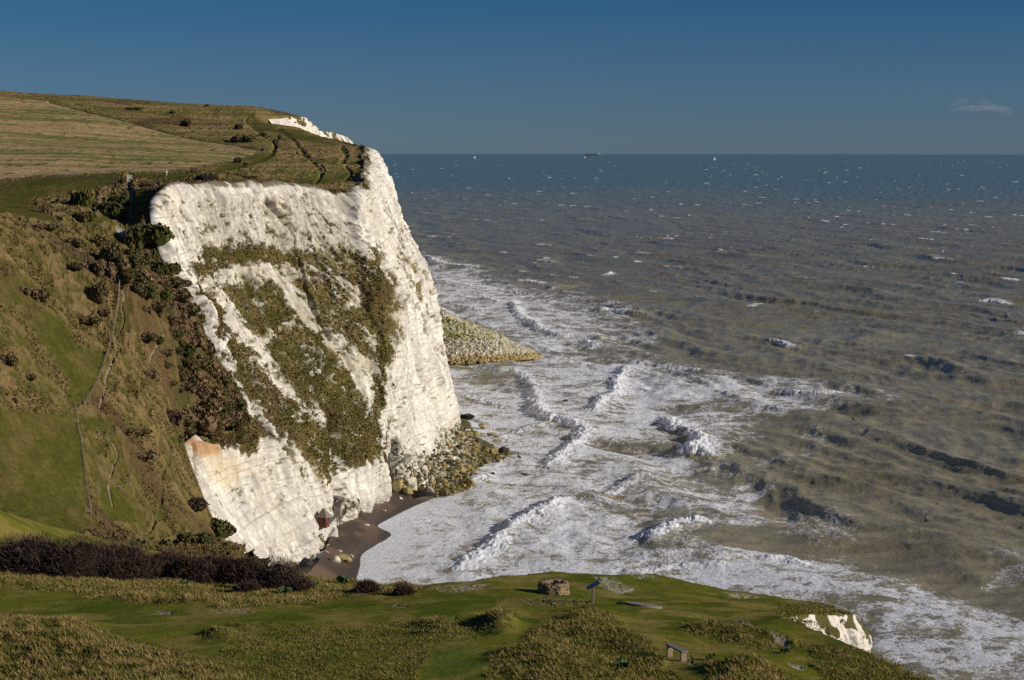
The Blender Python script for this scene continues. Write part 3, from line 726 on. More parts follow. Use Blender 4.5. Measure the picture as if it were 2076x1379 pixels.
# breakers: crest line pixels, height m, back width m, foam strength, front width
BREAK = [
 ([(925,1180),(960,1140),(1000,1108),(1040,1078),(1080,1048),(1120,1030),(1150,1012),(1160,996)],2.6,14,1.0),
 ([(1108,975),(1120,950),(1142,925),(1165,905),(1180,888),(1188,876),(1150,860),(1120,852),(1095,838),(1090,812),(1075,780),(1060,762),(1030,748)],2.3,13,1.0),
 ([(1205,850),(1225,815),(1255,795),(1252,775),(1270,750),(1300,735)],2.4,13,.85),
 ([(1345,848),(1355,858),(1385,882),(1420,900)],0.1,3,.0),
 ([(1355,835),(1365,862),(1400,880),(1425,893),(1400,920),(1425,922),(1470,940)],3.4,17,1.0),
 ([(1470,940),(1500,955),(1545,985)],2.6,15,.12),
 ([(1322,1090),(1340,1078),(1375,1068),(1420,1064)],2.4,10,1.0),
 ([(1350,1092),(1400,1100),(1460,1122),(1530,1135)],2.2,13,.25),
 ([(1270,1150),(1310,1135),(1340,1130)],1.8,7,.3),
 ([(1590,1045),(1630,1050),(1680,1075),(1740,1105)],2.3,20,.18),
 ([(1560,1130),(1600,1128),(1630,1140)],1.6,9,.7),
 ([(1860,1062),(1900,1068),(1935,1100),(1950,1135),(2000,1175)],3.2,30,.0),
 ([(1700,850),(1720,838),(1790,858)],2.0,22,.0),
 ([(1740,880),(1760,872),(1830,905)],1.8,20,.0),
 ([(850,517),(872,523),(900,534),(960,541),(1015,544)],2.2,16,.85),
 ([(1040,610),(1055,640),(1085,660),(1120,678),(1170,682),(1235,692)],2.2,14,.85),
 ([(1040,570),(1070,570),(1110,576)],2.0,12,.6),
 ([(1218,632),(1235,628),(1270,636),(1330,640)],2.6,16,.75),
 ([(1330,685),(1350,665),(1380,650)],1.8,22,.0),
 ([(1225,560),(1240,553)],2.4,10,.7),
 ([(1350,560),(1372,548),(1400,560)],2.4,22,.0),
 ([(1565,690),(1585,697),(1610,705)],1.8,14,.45),
 ([(1980,610),(2010,608),(2050,616)],2.2,14,.6),
 ([(960,600),(990,605),(1010,615)],1.5,10,.6),
 ([(1175,690),(1210,700),(1190,710)],1.6,10,.7),
 ([(1010,660),(940,640),(880,615)],.9,8,.5),
 ([(870,990),(930,985),(975,975)],.9,5,.7),
 ([(1900,762),(1960,780),(2060,770)],2.0,24,.0),
 ([(1000,890),(1070,868),(1130,858)],.7,5,.45),
 ([(1290,735),(1330,742),(1400,752),(1500,762)],.9,7,.5), ([(860,560),(930,575),(1000,585),(1080,600)],1.2,8,.6), ([(870,600),(960,625),(1010,640)],1.0,7,.5),
 ([(748,1118),(790,1098),(840,1062),(885,1030),(940,1008)],.5,4,.6), ([(1300,1160),(1380,1150),(1450,1150)],1.3,8,.6), ([(1560,790),(1640,800),(1720,800)],1.3,10,.45), ([(940,800),(1000,815),(1050,830)],.7,6,.5), ([(1230,1010),(1270,985),(1330,965)],1.2,9,.5),
]
def build_sea():
    px = np.concatenate([np.linspace(-6000, -160, 60), np.linspace(-150, 600, 120)[:-1], np.arange(600, 2110, 1.45), np.linspace(2112, 2600, 80), np.linspace(2650, 9000, 60)])
    ys = [60.0]
    while ys[-1] < 305: ys.append(ys[-1]+6)
    while ys[-1] < 9000: ys.append(ys[-1]+max(.42, ys[-1]**2/(H*FPX)*1.15))
    while ys[-1] < 41000: ys.append(ys[-1]*1.02)
    ys = np.array(ys)
    X = (px[None, :]-1038)/FPX*ys[:, None]; Y = np.repeat(ys[:, None], len(px), 1)
    PX, PY = proj(X, Y, X*0)
    dY = np.gradient(ys)[:, None]
    # wind sea running in from the right
    r = np.random.default_rng(5)
    Zw = np.zeros(X.shape); DX = np.zeros(X.shape); DYY = np.zeros(X.shape)
    # domain warp keeps crests short and broken
    wX = X+(vn(X/70, Y/70, 301)-.5)*40; wY = Y+(vn(X/70, Y/70, 302)-.5)*40
    shoal = sst(380, 900, Y)*.35+.65
    for i in range(34):
        lam = 4.5*(1.088**i)*(1+.1*r.random()); k = 2*math.pi/lam
        th = math.pi+.38+r.normal()*(.50 if lam < 14 else (.28 if lam < 35 else .17))
        steep = .040 if lam < 12 else (.062 if lam < 35 else .052)
        a = steep/k*.52
        ph = r.random()*6.28
        arg = k*(math.cos(th)*wX+math.sin(th)*wY)+ph
        env = .35+1.3*vn(X/(lam*2.2), Y/(lam*3.0), 310+i)
        fade = sst(3.2, 1.2, dY/(lam/abs(math.sin(th)+.15)))*.75+.25
        c = np.cos(arg); s_ = np.sin(arg)
        Zw += a*env*fade*(c+.28*np.cos(2*arg+.5)); DX -= a*.8*env*fade*math.cos(th)*s_; DYY -= a*.8*env*fade*math.sin(th)*s_
        del arg, c, s_, env
    Zw = Zw+.10*np.abs(Zw)*np.sign(Zw); amp = sst(0, 1, (Y-300)/200)
    # foam cover
    wx = (fbm(X/12, Y/18, 4, 341)-.5)*90; wy = (fbm(X/12, Y/18, 4, 342)-.5)*45
    cov = np.zeros(X.shape)
    for poly, c in FOAM: cov = np.maximum(cov, c*softpoly(poly, PX+wx, PY+wy, 26))
    for poly, c in CLEAR: cov = cov-c*softpoly(poly, PX+wx*.25, PY+wy*.25, 12)
    cov = np.clip(cov, 0, 1)
    calm = 1-.45*sst(.3, .8, cov)
    Zs = Zw*1.12*calm*(1-.35*sst(900, 2500, Y))+((ridged(X/8+wX/40, Y/9, 4, 391)-.5)*.36+(ridged(X/4.5+Y/9, Y/2.6-X/20, 3, 393)-.5)*.26)*calm*sst(6000, 1500, Y)
    lace = 1-np.abs(2*fbm(X/7+wx/60, Y/7+wy/30, 4, 345, .6)-1)*1.9
    blot = fbm(X/13, Y/11, 4, 347)
    foam = np.clip(cov*1.12+(lace-.55)*.55*(cov > .02)+(blot-.5)*1.0*sst(.05, .5, cov)-.12, 0, 1)*sst(0.02, .25, cov)
    # whitecaps on open water
    cap = sst(1.0, 1.6, Zw/np.maximum(.7, 1e-3))*sst(.68, .78, fbm(X/30, Y/45, 3, 351)+.0+(vn(X/7, Y/16, 352)-.5)*.25)
    foam = np.maximum(foam, cap*.9*sst(560, 800, Y))
    fv = vn(X/7, Y/(14+Y*.008), 353); 
    foam = np.maximum(foam, .22*sst(.90, .995, fv)**3*sst(.68, .86, fbm(X/160, Y/500, 3, 355))*sst(1500, 3000, Y))
    rag = (fbm(X/2.6, Y/3.4, 4, 361, .6)-.5)
    clump = ridged(X/2.2, Y/2.2, 4, 363)
    curls = np.zeros(X.shape)
    for pts, h, bw, fs in BREAK:
        h = h*(.8 if fs > .3 else .48); bw = bw*(.75 if fs > .3 else 1.1)
        wp = np.array([S(a, b)[:2] for a, b in pts]); ln = smooth_line(wp, 6)
        d, side, rn = dist_poly(ln, X+rag*3.0, Y+rag*2.0, maxd=bw*2.2+6)
        if not (d < bw*2.2+5).any(): continue
        tot = np.sum(np.hypot(*np.diff(ln, axis=0).T))
        # which side is seaward (+x)
        mid = len(ln)//2; tdir = ln[mid+1 if mid+1 < len(ln) else mid]-ln[mid-1]
        seaw = np.sign(tdir[0]*0-tdir[1]*1) or 1.0          # cross(t,(1,0)) = -ty
        side = np.where(side == 0, seaw, side); e = d*side*seaw                                    # + = seaward, - = shoreward
        endf = sst(-.02, .18, rn/tot)*sst(1.02, .80, rn/tot) if tot > 25 else 1.0
        back = np.exp(-np.maximum(e, 0)/bw*1.6)*(1+.0*e)
        fw = 2.6+.10*bw if fs > .3 else 5+.22*bw
        front = np.exp(-(np.minimum(e, 0)/fw)**2)
        prof = np.where(e > 0, back, front)*(d < bw*2.2+5)
        mod = .45+.85*vn(rn/14, e*0, 365)
        hh = h*prof*endf*(.62+.45*vn(rn/22, e*0, 366))
        Zs += hh
        if fs > 0:
            fm = sst(.42, .75, mod+rag*.3)*sst(-fw*1.6, -fw*.5, e)*sst(bw*.60, bw*.0, e+rag*9)*endf
            foam = np.maximum(foam, np.clip(fm*fs*1.7+rag*.5*(fm > .03), 0, 1)*(fm > .01))
            Zs += fm*fs*((clump-.5)*1.3+rag*1.3+(vn(X/.9, Y/1.3, 367)-.5)*.5)
            curls = np.maximum(curls, fm*fs)
            tr = sst(bw*2.2, bw*.3, e)*(e > 0)*endf*fs                # spent foam trailing behind
            foam = np.maximum(foam, np.clip(tr*.62+(lace-.5)*.6, 0, 1)*tr)
            foam = foam*(1-.45*sst(0, -fw*.5, e)*sst(-fw*2.2, -fw*1.2, e)*endf*(1-fm)*.5)
        else:
            foam = foam*(1-.75*prof*endf)
    Zs += (fbm(X/1.4, Y/2.0, 3, 371)-.5)*.28*sst(.1, .6, foam)
    # swash lies low against the beach
    bd, _, _ = dist_poly([S(a, b)[:2] for a, b in [(715,1180),(728,1150),(735,1122),(790,1090),(765,1062),(835,1028),(880,1005)]], X, Y, maxd=30)
    nearb = sst(24, 3, bd)
    Zs = Zs*(1-nearb*.9)+nearb*.02
    foam = np.maximum(foam, .95*sst(14, 6, bd+rag*8))
    Zc = -(X**2+Y**2)/(2*RE)
    Zs = Zs*amp*sst(9000, 4000, Y)+Zc
    # water colour: muddy inshore, green-blue in the deep, muted to stand in for haze
    deep = sst(2400, 4700, Y+(fbm(X/500, Y/900, 3, 381)-.5)*1400)
    mud = mix(np.broadcast_to(np.array((.27,.235,.135)), X.shape+(3,)), (.235,.198,.090), sst(700, 1700, Y))
    mud = mix(mud, (.215,.170,.095), .5*sst(.5, .62, fbm(X/160, Y/260, 3, 383))*sst(900, 1500, Y))
    colr = mix(mud, (.125,.168,.108), deep)
    stk = fbm(X/14+Y/40, Y/4.5-X/60, 4, 397, .6)
    colr = colr*(1+.42*(stk-.5)*2*sst(6000, 1500, Y))[..., None]
    amt = (Y < 9000)
    X2 = X+DX*amt*amp*.6*calm; Y2 = Y+DYY*amt*amp*.6*calm
    m, nt, b = new_mat('sea_water')
    at = N(nt, 'ShaderNodeAttribute', attribute_name='Col'); af = N(nt, 'ShaderNodeAttribute', attribute_name='foam')
    tc = N(nt, 'ShaderNodeTexCoord'); mp = N(nt, 'ShaderNodeMapping'); mp.inputs['Scale'].default_value = (1, .75, 1)
    L(nt, tc.outputs['Object'], mp.inputs[0])
    n1 = N(nt, 'ShaderNodeTexNoise', Scale=.75, Detail=8.0, Roughness=.70, Distortion=1.0); L(nt, mp.outputs[0], n1.inputs['Vector'])
    n2 = N(nt, 'ShaderNodeTexNoise', Scale=.30, Detail=7.0, Roughness=.62, Distortion=2.0); L(nt, mp.outputs[0], n2.inputs['Vector'])
    # lace lines: |n-0.5|
    s1 = N(nt, 'ShaderNodeMath', operation='SUBTRACT'); L(nt, n2.outputs[0], s1.inputs[0]); s1.inputs[1].default_value = .5
    s2 = N(nt, 'ShaderNodeMath', operation='ABSOLUTE'); L(nt, s1.outputs[0], s2.inputs[0])
    s3 = N(nt, 'ShaderNodeMapRange'); s3.inputs['From Min'].default_value = 0; s3.inputs['From Max'].default_value = .12; s3.inputs['To Min'].default_value = .30; s3.inputs['To Max'].default_value = -.18
    L(nt, s2.outputs[0], s3.inputs[0])
    s4 = N(nt, 'ShaderNodeMath', operation='MULTIPLY_ADD'); L(nt, n1.outputs[0], s4.inputs[0]); s4.inputs[1].default_value = 1.5; s4.inputs[2].default_value = -.75
    s5 = N(nt, 'ShaderNodeMath', operation='ADD'); L(nt, s3.outputs[0], s5.inputs[0]); L(nt, s4.outputs[0], s5.inputs[1])
    s6 = N(nt, 'ShaderNodeMath', operation='ADD'); L(nt, s5.outputs[0], s6.inputs[0]); L(nt, af.outputs['Fac'], s6.inputs[1])
    s7 = N(nt, 'ShaderNodeMapRange'); s7.interpolation_type = 'SMOOTHSTEP'; s7.inputs['From Min'].default_value = .30; s7.inputs['From Max'].default_value = 1.0
    L(nt, s6.outputs[0], s7.inputs[0])
    g = N(nt, 'ShaderNodeMapRange'); g.interpolation_type = 'SMOOTHSTEP'; g.inputs['From Min'].default_value = .02; g.inputs['From Max'].default_value = .14; L(nt, af.outputs['Fac'], g.inputs[0])
    fmx = N(nt, 'ShaderNodeMath', operation='MULTIPLY'); L(nt, s7.outputs[0], fmx.inputs[0]); L(nt, g.outputs[0], fmx.inputs[1])
    mx = N(nt, 'ShaderNodeMix', data_type='RGBA'); L(nt, fmx.outputs[0], mx.inputs[0]); L(nt, at.outputs['Color'], mx.inputs[6]); mx.inputs[7].default_value = (.76, .785, .83, 1)  # white foam with the blue of skylight mixed into its colour
    L(nt, mx.outputs[2], b.inputs['Base Color'])
    rr = N(nt, 'ShaderNodeMapRange'); rr.inputs['To Min'].default_value = .22; rr.inputs['To Max'].default_value = .9; L(nt, fmx.outputs[0], rr.inputs[0]); L(nt, rr.outputs[0], b.inputs['Roughness'])
    b.inputs['Specular IOR Level'].default_value = .40; b.inputs['IOR'].default_value = 1.33
    n3 = N(nt, 'ShaderNodeTexNoise', Scale=1.1, Detail=8.0, Roughness=.72, Distortion=.4); mp3 = N(nt, 'ShaderNodeMapping'); mp3.inputs['Scale'].default_value = (.45, 1.1, 1); mp3.inputs['Rotation'].default_value = (0, 0, -.12); L(nt, tc.outputs['Object'], mp3.inputs[0]); L(nt, mp3.outputs[0], n3.inputs['Vector'])
    bp = N(nt, 'ShaderNodeBump'); bp.inputs['Strength'].default_value = 1.0; bp.inputs['Distance'].default_value = .50
    L(nt, n3.outputs[0], bp.inputs['Height'])
    bp2 = N(nt, 'ShaderNodeBump'); bp2.inputs['Strength'].default_value = .4; bp2.inputs['Distance'].default_value = .25
    L(nt, fmx.outputs[0], bp2.inputs['Height']); L(nt, bp.outputs[0], bp2.inputs['Normal']); L(nt, bp2.outputs[0], b.inputs['Normal'])
    o = grid_obj('sea', X2, Y2, Zs, m, {'Col': colr, 'foam': foam})
    tag(o, 'rough brown-green sea turning teal far out with white surf inshore', kind='structure')
build_sea()

# ---------------------------------------------------------------- beach
def build_beach():
    a = [(520,1230),(590,1190),(640,1168),(672,1130),(700,1092),(724,1058),(750,1030),(790,1004),(850,1000),(880,1000)]
    b_ = [(700,1240),(715,1190),(728,1150),(735,1122),(785,1092),(790,1080),(765,1066),(830,1030),(868,1014),(885,1006)]
    A = smooth_line([S(*p_, 2.6)[:2] for p_ in a], 14); B = smooth_line([S(*p_, 0.1)[:2] for p_ in b_], 14)
    t = np.linspace(-.35, 1.35, 110)[:, None]
    X = A[None, :, 0]*(1-t)+B[None, :, 0]*t; Y = A[None, :, 1]*(1-t)+B[None, :, 1]*t
    Z = 2.6*(1-t)+.10*t+X*0; Z = np.where(t > 1, .1-(t-1)*6, Z)
    Z = Z+(fbm(X/3, Y/3, 3, 401)-.5)*.35*(t < 1)
    c = mix(np.broadcast_to(np.array((.070,.052,.038)), X.shape+(3,)), (.14,.092,.060), sst(.4, .65, fbm(X/6, Y/9, 3, 403)))
    c = mix(c, (.045,.038,.034), sst(.45, .95, t+X*0)*.8)
    m = attr_mat('wet_shingle', 3.0, var=.3, bump=.5, bdist=.1, rough=.7, spec=.3)
    o = grid_obj('beach', X, Y, Z, m, {'Col': c}); tag(o, 'dark brown shingle beach in the cove at the cliff foot', kind='structure')
build_beach()
# ================================================================ PLANTS
def leaf_cards(C, size, r, flat=0.0, aspect=1.0, up=None):
    """one quad per centre, random orientation; returns verts, faces"""
    n = len(C); a = r.normal(size=(n, 3)); a[:, 2] *= (1-flat)
    a /= np.linalg.norm(a, axis=1, keepdims=True)
    if up is not None: a = a*.55+up; a /= np.linalg.norm(a, axis=1, keepdims=True)
    b = np.cross(a, r.normal(size=(n, 3))); b /= np.linalg.norm(b, axis=1, keepdims=True)+1e-9
    s = (size*(.55+.9*r.random(n)))[:, None]
    V = np.stack([C-a*s*aspect-b*s*.3, C-a*s*.1*aspect+b*s*.75, C+a*s*aspect+b*s*.2, C+a*s*.1*aspect-b*s*.75], 1).reshape(-1, 3)
    return V, np.arange(4*n).reshape(n, 4)
def ico_pts(sub=3):
    bm = bmesh.new(); bmesh.ops.create_icosphere(bm, subdivisions=sub, radius=1)
    v = np.array([p.co[:] for p in bm.verts]); f = np.array([[q.index for q in fc.verts] for fc in bm.faces]); bm.free()
    return v, f
ICO2 = ico_pts(2); ICO3 = ico_pts(3)
def tri2quad(f): return np.hstack([f, f[:, 2:3]])
M_leaf = attr_mat('shrub_leaves', 6, var=.25, bump=0, bdist=.01, rough=.85)
M_twig = attr_mat('bare_twigs', 9, var=.3, bump=0, bdist=.01, rough=.9)
M_stem = flat_mat('woody_stem', (.07,.05,.035), .9)
def shrub_mesh(name, r, cols, lobes=7, n=900, leaf=.35, sx=1.0, sy=.8, sz=.62, drift=.0):
    vs = []; fs = []; cs = []; off = 0
    for i in range(lobes):
        a = r.random()*6.28; q = math.sqrt(r.random())*.62
        c = np.array([q*math.cos(a)*sx, q*math.sin(a)*sy, .30*sz+r.random()*.25*sz*(1-q)])
        rad = np.array([.5*sx, .5*sy, .55*sz])*(.65+.5*r.random())
        v, f = ICO2; dd = .86+.28*fbm(v[:, 0]*2+i*7, v[:, 1]*2+v[:, 2], 2, 600+i)
        vv = v*rad*dd[:, None]*.86+c; vv[:, 2] = np.maximum(vv[:, 2], -.12)
        col = np.array(cols[int(r.integers(len(cols)))])
        vs.append(vv); fs.append(tri2quad(f)+off); cs.append(np.tile(col*.8, (len(vv), 1))); off += len(vv)
        m = n//lobes; d = r.normal(size=(m, 3)); d /= np.linalg.norm(d, axis=1, keepdims=True); d[:, 2] = np.abs(d[:, 2])*1.0-.12
        C = d*rad*(.82+.28*r.random(m))[:, None]+c; C[:, 2] = np.maximum(C[:, 2], .0)
        V, F = leaf_cards(C, leaf, r, up=d*.6)
        vs.append(V); fs.append(F+off); off += len(V)
        cc = col*(.55+.9*r.random(m))[:, None]; cs.append(np.repeat(cc, 4, 0))
    V = np.vstack(vs); V[:, 0] -= drift*V[:, 2]
    return mesh_arrays(name, V, np.vstack(fs), M_leaf, attrs={'Col': np.vstack(cs)}, smooth=False, link=False)
def stem_mesh(name='stem'):
    mb = MB()
    for k in range(5):
        a = k*1.3; mb.bar((0, 0, -.25), (math.cos(a)*.25, math.sin(a)*.2, .35), .045, .02, 5)
    me = bpy.data.meshes.new(name); me.from_pydata(mb.v, [], mb.f); me.materials.append(M_stem); return me
STEM = stem_mesh()
GRN = [(.075,.080,.022), (.090,.085,.028), (.105,.085,.030)]
BRN = [(.160,.108,.060), (.135,.092,.048), (.185,.128,.070), (.125,.105,.042)]
DRK = [(.090,.055,.038), (.070,.052,.028), (.11,.066,.044)]
r_ = np.random.default_rng(31)
SH = {}
for key, cols in (('g', GRN), ('b', BRN), ('d', DRK)):
    SH[key] = [shrub_mesh('foliage', r_, cols, lobes=8, n=1100, leaf=.085, sx=1, sy=.85, sz=.62, drift=.25) for _ in range(3)]
def shrub(px, py, w, key, hgt, label, group, name='shrub', Yd=None, cat='shrub'):
    p = FH(px, py); sc = w/FPX*p[1]*.5
    e = empty(name, (p[0], p[1], p[2]-.1), 0); e.scale = (sc, sc*1.15, hgt/FPX*p[1]/.62)
    e.rotation_euler = (0, 0, R((px*37) % 50-25))
    f = link_me('foliage', SH[key][int(px) % 3], e); s_ = link_me('stem', STEM, e)
    tag(e, label, cat, group); return e
hill = [ # px, py(base), width px, height px, kind, label
 (378,256,26,15,'d','dark round bush alone on the upper slope, largest bush near the skyline'),
 (482,262,20,11,'d','small dark bush on the hillside left of the far white cliffs'),
 (492,288,58,16,'b','long reddish-brown thicket at the right corner of the stubble field'),
 (483,330,18,13,'b','brown bush beside the field corner fence, the upper of two'),
 (499,336,12,8,'d','tiny dark bush right below the field corner bush'),
 (395,350,14,8,'b','small brown bush just above the clifftop thicket'),
 (413,367,52,15,'d','dark low thicket on the turf just above the cliff edge'),
 (566,282,8,9,'d','little upright dark bush on the headland turf'),
 (530,275,22,7,'d','flat dark bush among the paths below the far cliffs'),
 (480,357,24,6,'d','low dark scrub right of the clifftop thicket'),
 (505,362,40,7,'g','low green-brown scrub by the cliff edge turf'),
 (352,232,18,8,'b','faint brown bush high on the downland slope'),
 (270,222,40,6,'b','long low brown scrub near the hill skyline'),
 (95,432,16,22,'b','brown bush with a long shadow on the green bank'),
 (420,216,10,5,'d','tiny dark bush on the skyline'),
 (248,372,22,12,'g','green bush beside the white gate'),
]
for a in hill: shrub(*a[:5][:3], a[4], a[3], a[5], 'bushes scattered over the downland')
combe_groups = [
 ('green bush in the gully between the two zigzag fences', 'green bushes in the gully', 'g', [(165,418,52,34),(225,440,60,34),(175,448,50,22),(240,418,44,24)]),
 ('brown leafless bush in the gully below the zigzag fence', 'brown bushes in the gully', 'b', [(205,505,54,26),(150,500,50,20),(232,530,58,34),(215,556,44,30),(250,548,40,28),(90,466,60,14)]),
 ('wind-clipped dark green bush in the scrub belt along the cliff flank', 'green bushes of the scrub belt', 'g', [(275,545,54,30),(318,552,54,26),(352,558,40,30),(262,572,36,26),(300,600,44,24),(330,610,40,24),(375,720,50,26),(352,690,44,22),(385,745,44,24),(460,840,36,26)]),
 ('wind-clipped brown bush in the scrub belt along the cliff flank', 'brown bushes of the scrub belt', 'b', [(292,575,60,26),(345,585,62,26),(318,630,40,22),(360,612,60,28),(378,640,60,28),(362,665,50,28),(392,672,40,26),(395,700,50,28),(420,725,36,30),(370,770,50,22),(400,780,60,26),(430,760,50,26),(450,785,46,28),(425,805,60,26),(470,815,34,28),(405,748,40,20),(375,790,40,18),(400,850,60,26),(430,838,60,28),(470,850,54,26),(490,868,40,18),(445,868,54,18),(415,880,44,16),(385,878,40,16),(480,830,44,26)]),
 ('brown bush on the tussocky slope right of the long fence', 'bushes on the combe floor', 'b', [(305,765,40,16),(300,690,50,18),(335,720,50,14),(285,880,50,12),(290,930,72,18),(255,878,40,12),(340,745,40,12)]),
 ('brown bush on the rough hillside left of the long fence', 'bushes left of the long fence', 'b', [(78,612,46,30),(205,612,44,38),(50,595,30,16),(15,740,50,24),(160,545,60,14),(60,770,30,14),(30,820,14,16),(180,655,60,16),(210,640,30,16)]),
]
for lab, grp, key, lst in combe_groups:
    for (a, b, c, d) in lst:
        shrub(a, b, c, key, d, lab, grp)
        if 'belt' in grp:
            for _ in range(3):
                a2, b2 = a+r_.normal()*15, b+r_.normal()*11
                if CPX[0].size and a2 < 470: shrub(a2, b2, c*(.5+.3*r_.random()), key, d*(.5+.25*r_.random()), lab, grp)
shrub(306,490,92,'g',40,'big rounded dark green bush at the head of the cliff flank beside the bare bank','')
shrub(278,500,50,'g',44,'narrow dark green bush tucked against the left of the big clipped bush','')
shrub(395,872,110,'b',52,'large wind-shorn brown and green thicket above the low chalk buttress','')
shrub(352,860,60,'d',34,'dark end of the big thicket above the low chalk buttress','')
shrub(440,1085,92,'g',34,'dark green thicket at the combe mouth just above the near thorn bushes','')
shrub(392,1030,60,'d',22,'small dark thicket on the slope beside the chalk edge','')
shrub(400,1100,80,'g',24,'low green-brown thicket between the near thorn bushes and the combe mouth','')
for o in [o for o in COL.objects if o.get('group') == '']: del o['group']

# ---- bare thorn bushes on the near spur
def thorn_bush(px, py, w, h, label, seed, pale=0.0, n=15000):
    w = w*1.5 if h > 50 else w
    r = np.random.default_rng(seed); p = NH(px, py); Y = p[1]
    rx = w/FPX*Y/2; rz = h/FPX*Y; ry = max(rx*.75, 1.1)
    e = empty('thorn_bush', (p[0], p[1], p[2]-.15))
    lob = [(0, 0, 1.0)]+[((r.random()*2-1)*.6, (r.random()*2-1)*.5, .62+.3*r.random()) for _ in range(5)]
    P0 = []; D0 = []
    for (lx, ly, k) in lob:
        m = n//len(lob); d = r.normal(size=(m, 3)); d /= np.linalg.norm(d, axis=1, keepdims=True); d[:, 2] = np.abs(d[:, 2])
        q = (.55+.45*r.random(m)**.6)[:, None]
        q = q*(1+.12*(fbm(d[:, 0]*3+lx*5, d[:, 2]*3+d[:, 1]*2, 3, seed % 90)-.5)[:, None]*2)
        P0.append(d*q*np.array([rx*.72*k, ry*.72*k, rz*k])+np.array([lx*rx*.62, ly*ry*.6, 0])); D0.append(d)
    C = np.vstack(P0); D = np.vstack(D0); m = len(C)
    D = D*.8+np.array([-.18, 0, .45])+r.normal(size=(m, 3))*.45; D /= np.linalg.norm(D, axis=1, keepdims=True)
    ln = (.16+.26*r.random(m))[:, None]; sd = np.cross(D, r.normal(size=(m, 3))); sd /= np.linalg.norm(sd, axis=1, keepdims=True)
    wd = (.010+.012*r.random(m))[:, None]
    V = np.stack([C-sd*wd, C+sd*wd, C+D*ln+sd*wd*.4, C+D*ln-sd*wd*.4], 1).reshape(-1, 3); V[:, 2] = np.maximum(V[:, 2], 0)
    base = np.array((.075,.046,.036)); col = base*(.5+1.0*r.random(m))[:, None]
    col[r.random(m) < .08+pale] = (.16,.13,.10)
    col[r.random(m) < .05] = (.07,.08,.025)
    Vs = [V]; Fs = [np.arange(4*m).reshape(m, 4)]; Cs = [np.repeat(col, 4, 0)]; off = len(V)
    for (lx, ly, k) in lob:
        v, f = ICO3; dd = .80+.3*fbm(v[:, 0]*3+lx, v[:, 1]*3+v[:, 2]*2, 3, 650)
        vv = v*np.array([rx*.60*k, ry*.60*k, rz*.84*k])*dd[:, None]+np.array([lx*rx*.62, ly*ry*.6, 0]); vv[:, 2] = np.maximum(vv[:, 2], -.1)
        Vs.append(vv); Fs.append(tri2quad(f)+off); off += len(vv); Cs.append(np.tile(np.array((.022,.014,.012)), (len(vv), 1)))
    mesh_arrays('twigs', np.vstack(Vs), np.vstack(Fs), M_twig, e, {'Col': np.vstack(Cs)}, smooth=False)
    mb = MB()
    for k in range(7):
        a = r.random()*6.28; q = r.random()*.5
        mb.bar((math.cos(a)*q*rx*.4, math.sin(a)*q*ry*.4, 0), (math.cos(a)*q*rx*1.2, math.sin(a)*q*ry, rz*.6), .05, .015, 5)
    mb.build('stem', M_stem, e)
    tag(e, label, 'bush'); return e
TB = [(-70,1150,190,92,'dark purple-brown thorn bush cut by the left edge of the picture',3),
 (55,1158,170,84,'dense dark thorn bush, the broad one near the left edge below the lawn',4),
 (165,1166,150,88,'tallest dark thorn bush in the hedge row, below the long fence',5),
 (258,1170,130,80,'rounded dark thorn bush at the right end of the tall hedge mass',6),
 (350,1172,110,62,'lower thorn bush right of the dip in the hedge row',7),
 (425,1177,120,66,'brownish thorn bush below the dark green thicket',8),
 (495,1184,90,62,'thorn bush just left of the pale twiggy one at the cliff edge',9)]
for a in TB: thorn_bush(*a)
thorn_bush(562, 1196, 110, 72, 'open reddish twiggy bush at the right end of the hedge row', 12, pale=.1, n=11000)
for a in [(500,1200,70,26,'low dark bramble under the hedge row, the left one',14),(610,1200,60,30,'low bramble at the foot of the reddish twiggy bush',15),(820,1206,46,24,'dark round bramble at the right end of the tussock bank',16),(748,1200,60,26,'brown bramble on the tussock bank beside the bare chalk scrape',17)]:
    b_ = thorn_bush(*a, n=4500); b_['category'] = 'bramble'; b_.name = 'bramble'

# ---- green leafy plants near the edge
def leafy_plant(px, py, size, label, seed):
    r = np.random.default_rng(seed); p = NH(px, py); e = empty('wild_cabbage', (p[0], p[1], p[2]+.05))
    n = 46; a = r.random(n)*6.28; q = r.random(n)
    D = np.stack([np.cos(a)*(.4+q), np.sin(a)*(.4+q), .35+r.random(n)*1.2], 1); D /= np.linalg.norm(D, axis=1, keepdims=True)
    V, F = leaf_cards(D*size*(.35+.6*q)[:, None], size*.30, r, up=D)
    mesh_arrays('leaves', V, F, M_leaf, e, {'Col': np.repeat(np.array((.060,.095,.035))*(.6+.8*r.random(n))[:, None], 4, 0)}, smooth=False)
    mb = MB()
    for k in range(5): mb.bar((0, 0, -.1), tuple(D[k]*size*.7), .015, .008, 4)
    mb.build('stem', M_stem, e); tag(e, label, 'plant')
for i, a in enumerate([(1257,1228,.26,'small green leafy plant beside the round slab'),(1258,1358,.42,'green leafy plant on the tussocks left of the bench'),(922,1264,.36,'bright green plant on the small tussock left of the stone ring'),
 (693,1184,.62,'bluish green cabbage plant on the bank above the cove'),(637,1192,.5,'green leafy plant under the twiggy bush end'),(375,1188,.5,'green leafy plant under the hedge row'),(482,1198,.4,'small green plant at the left bramble'),(578,1206,.55,'green leafy plant below the reddish twiggy bush'),
 (20,1262,.4,'green thistle plant near the left edge'),(118,1268,.5,'pale thistle clump on the left tussock ridge'),(1590,1325,.25,'grey-green plant among the tussocks right of the bench'),(1440,1340,.32,'tall pale weed just right of the bench')]): leafy_plant(*a, 700+i)

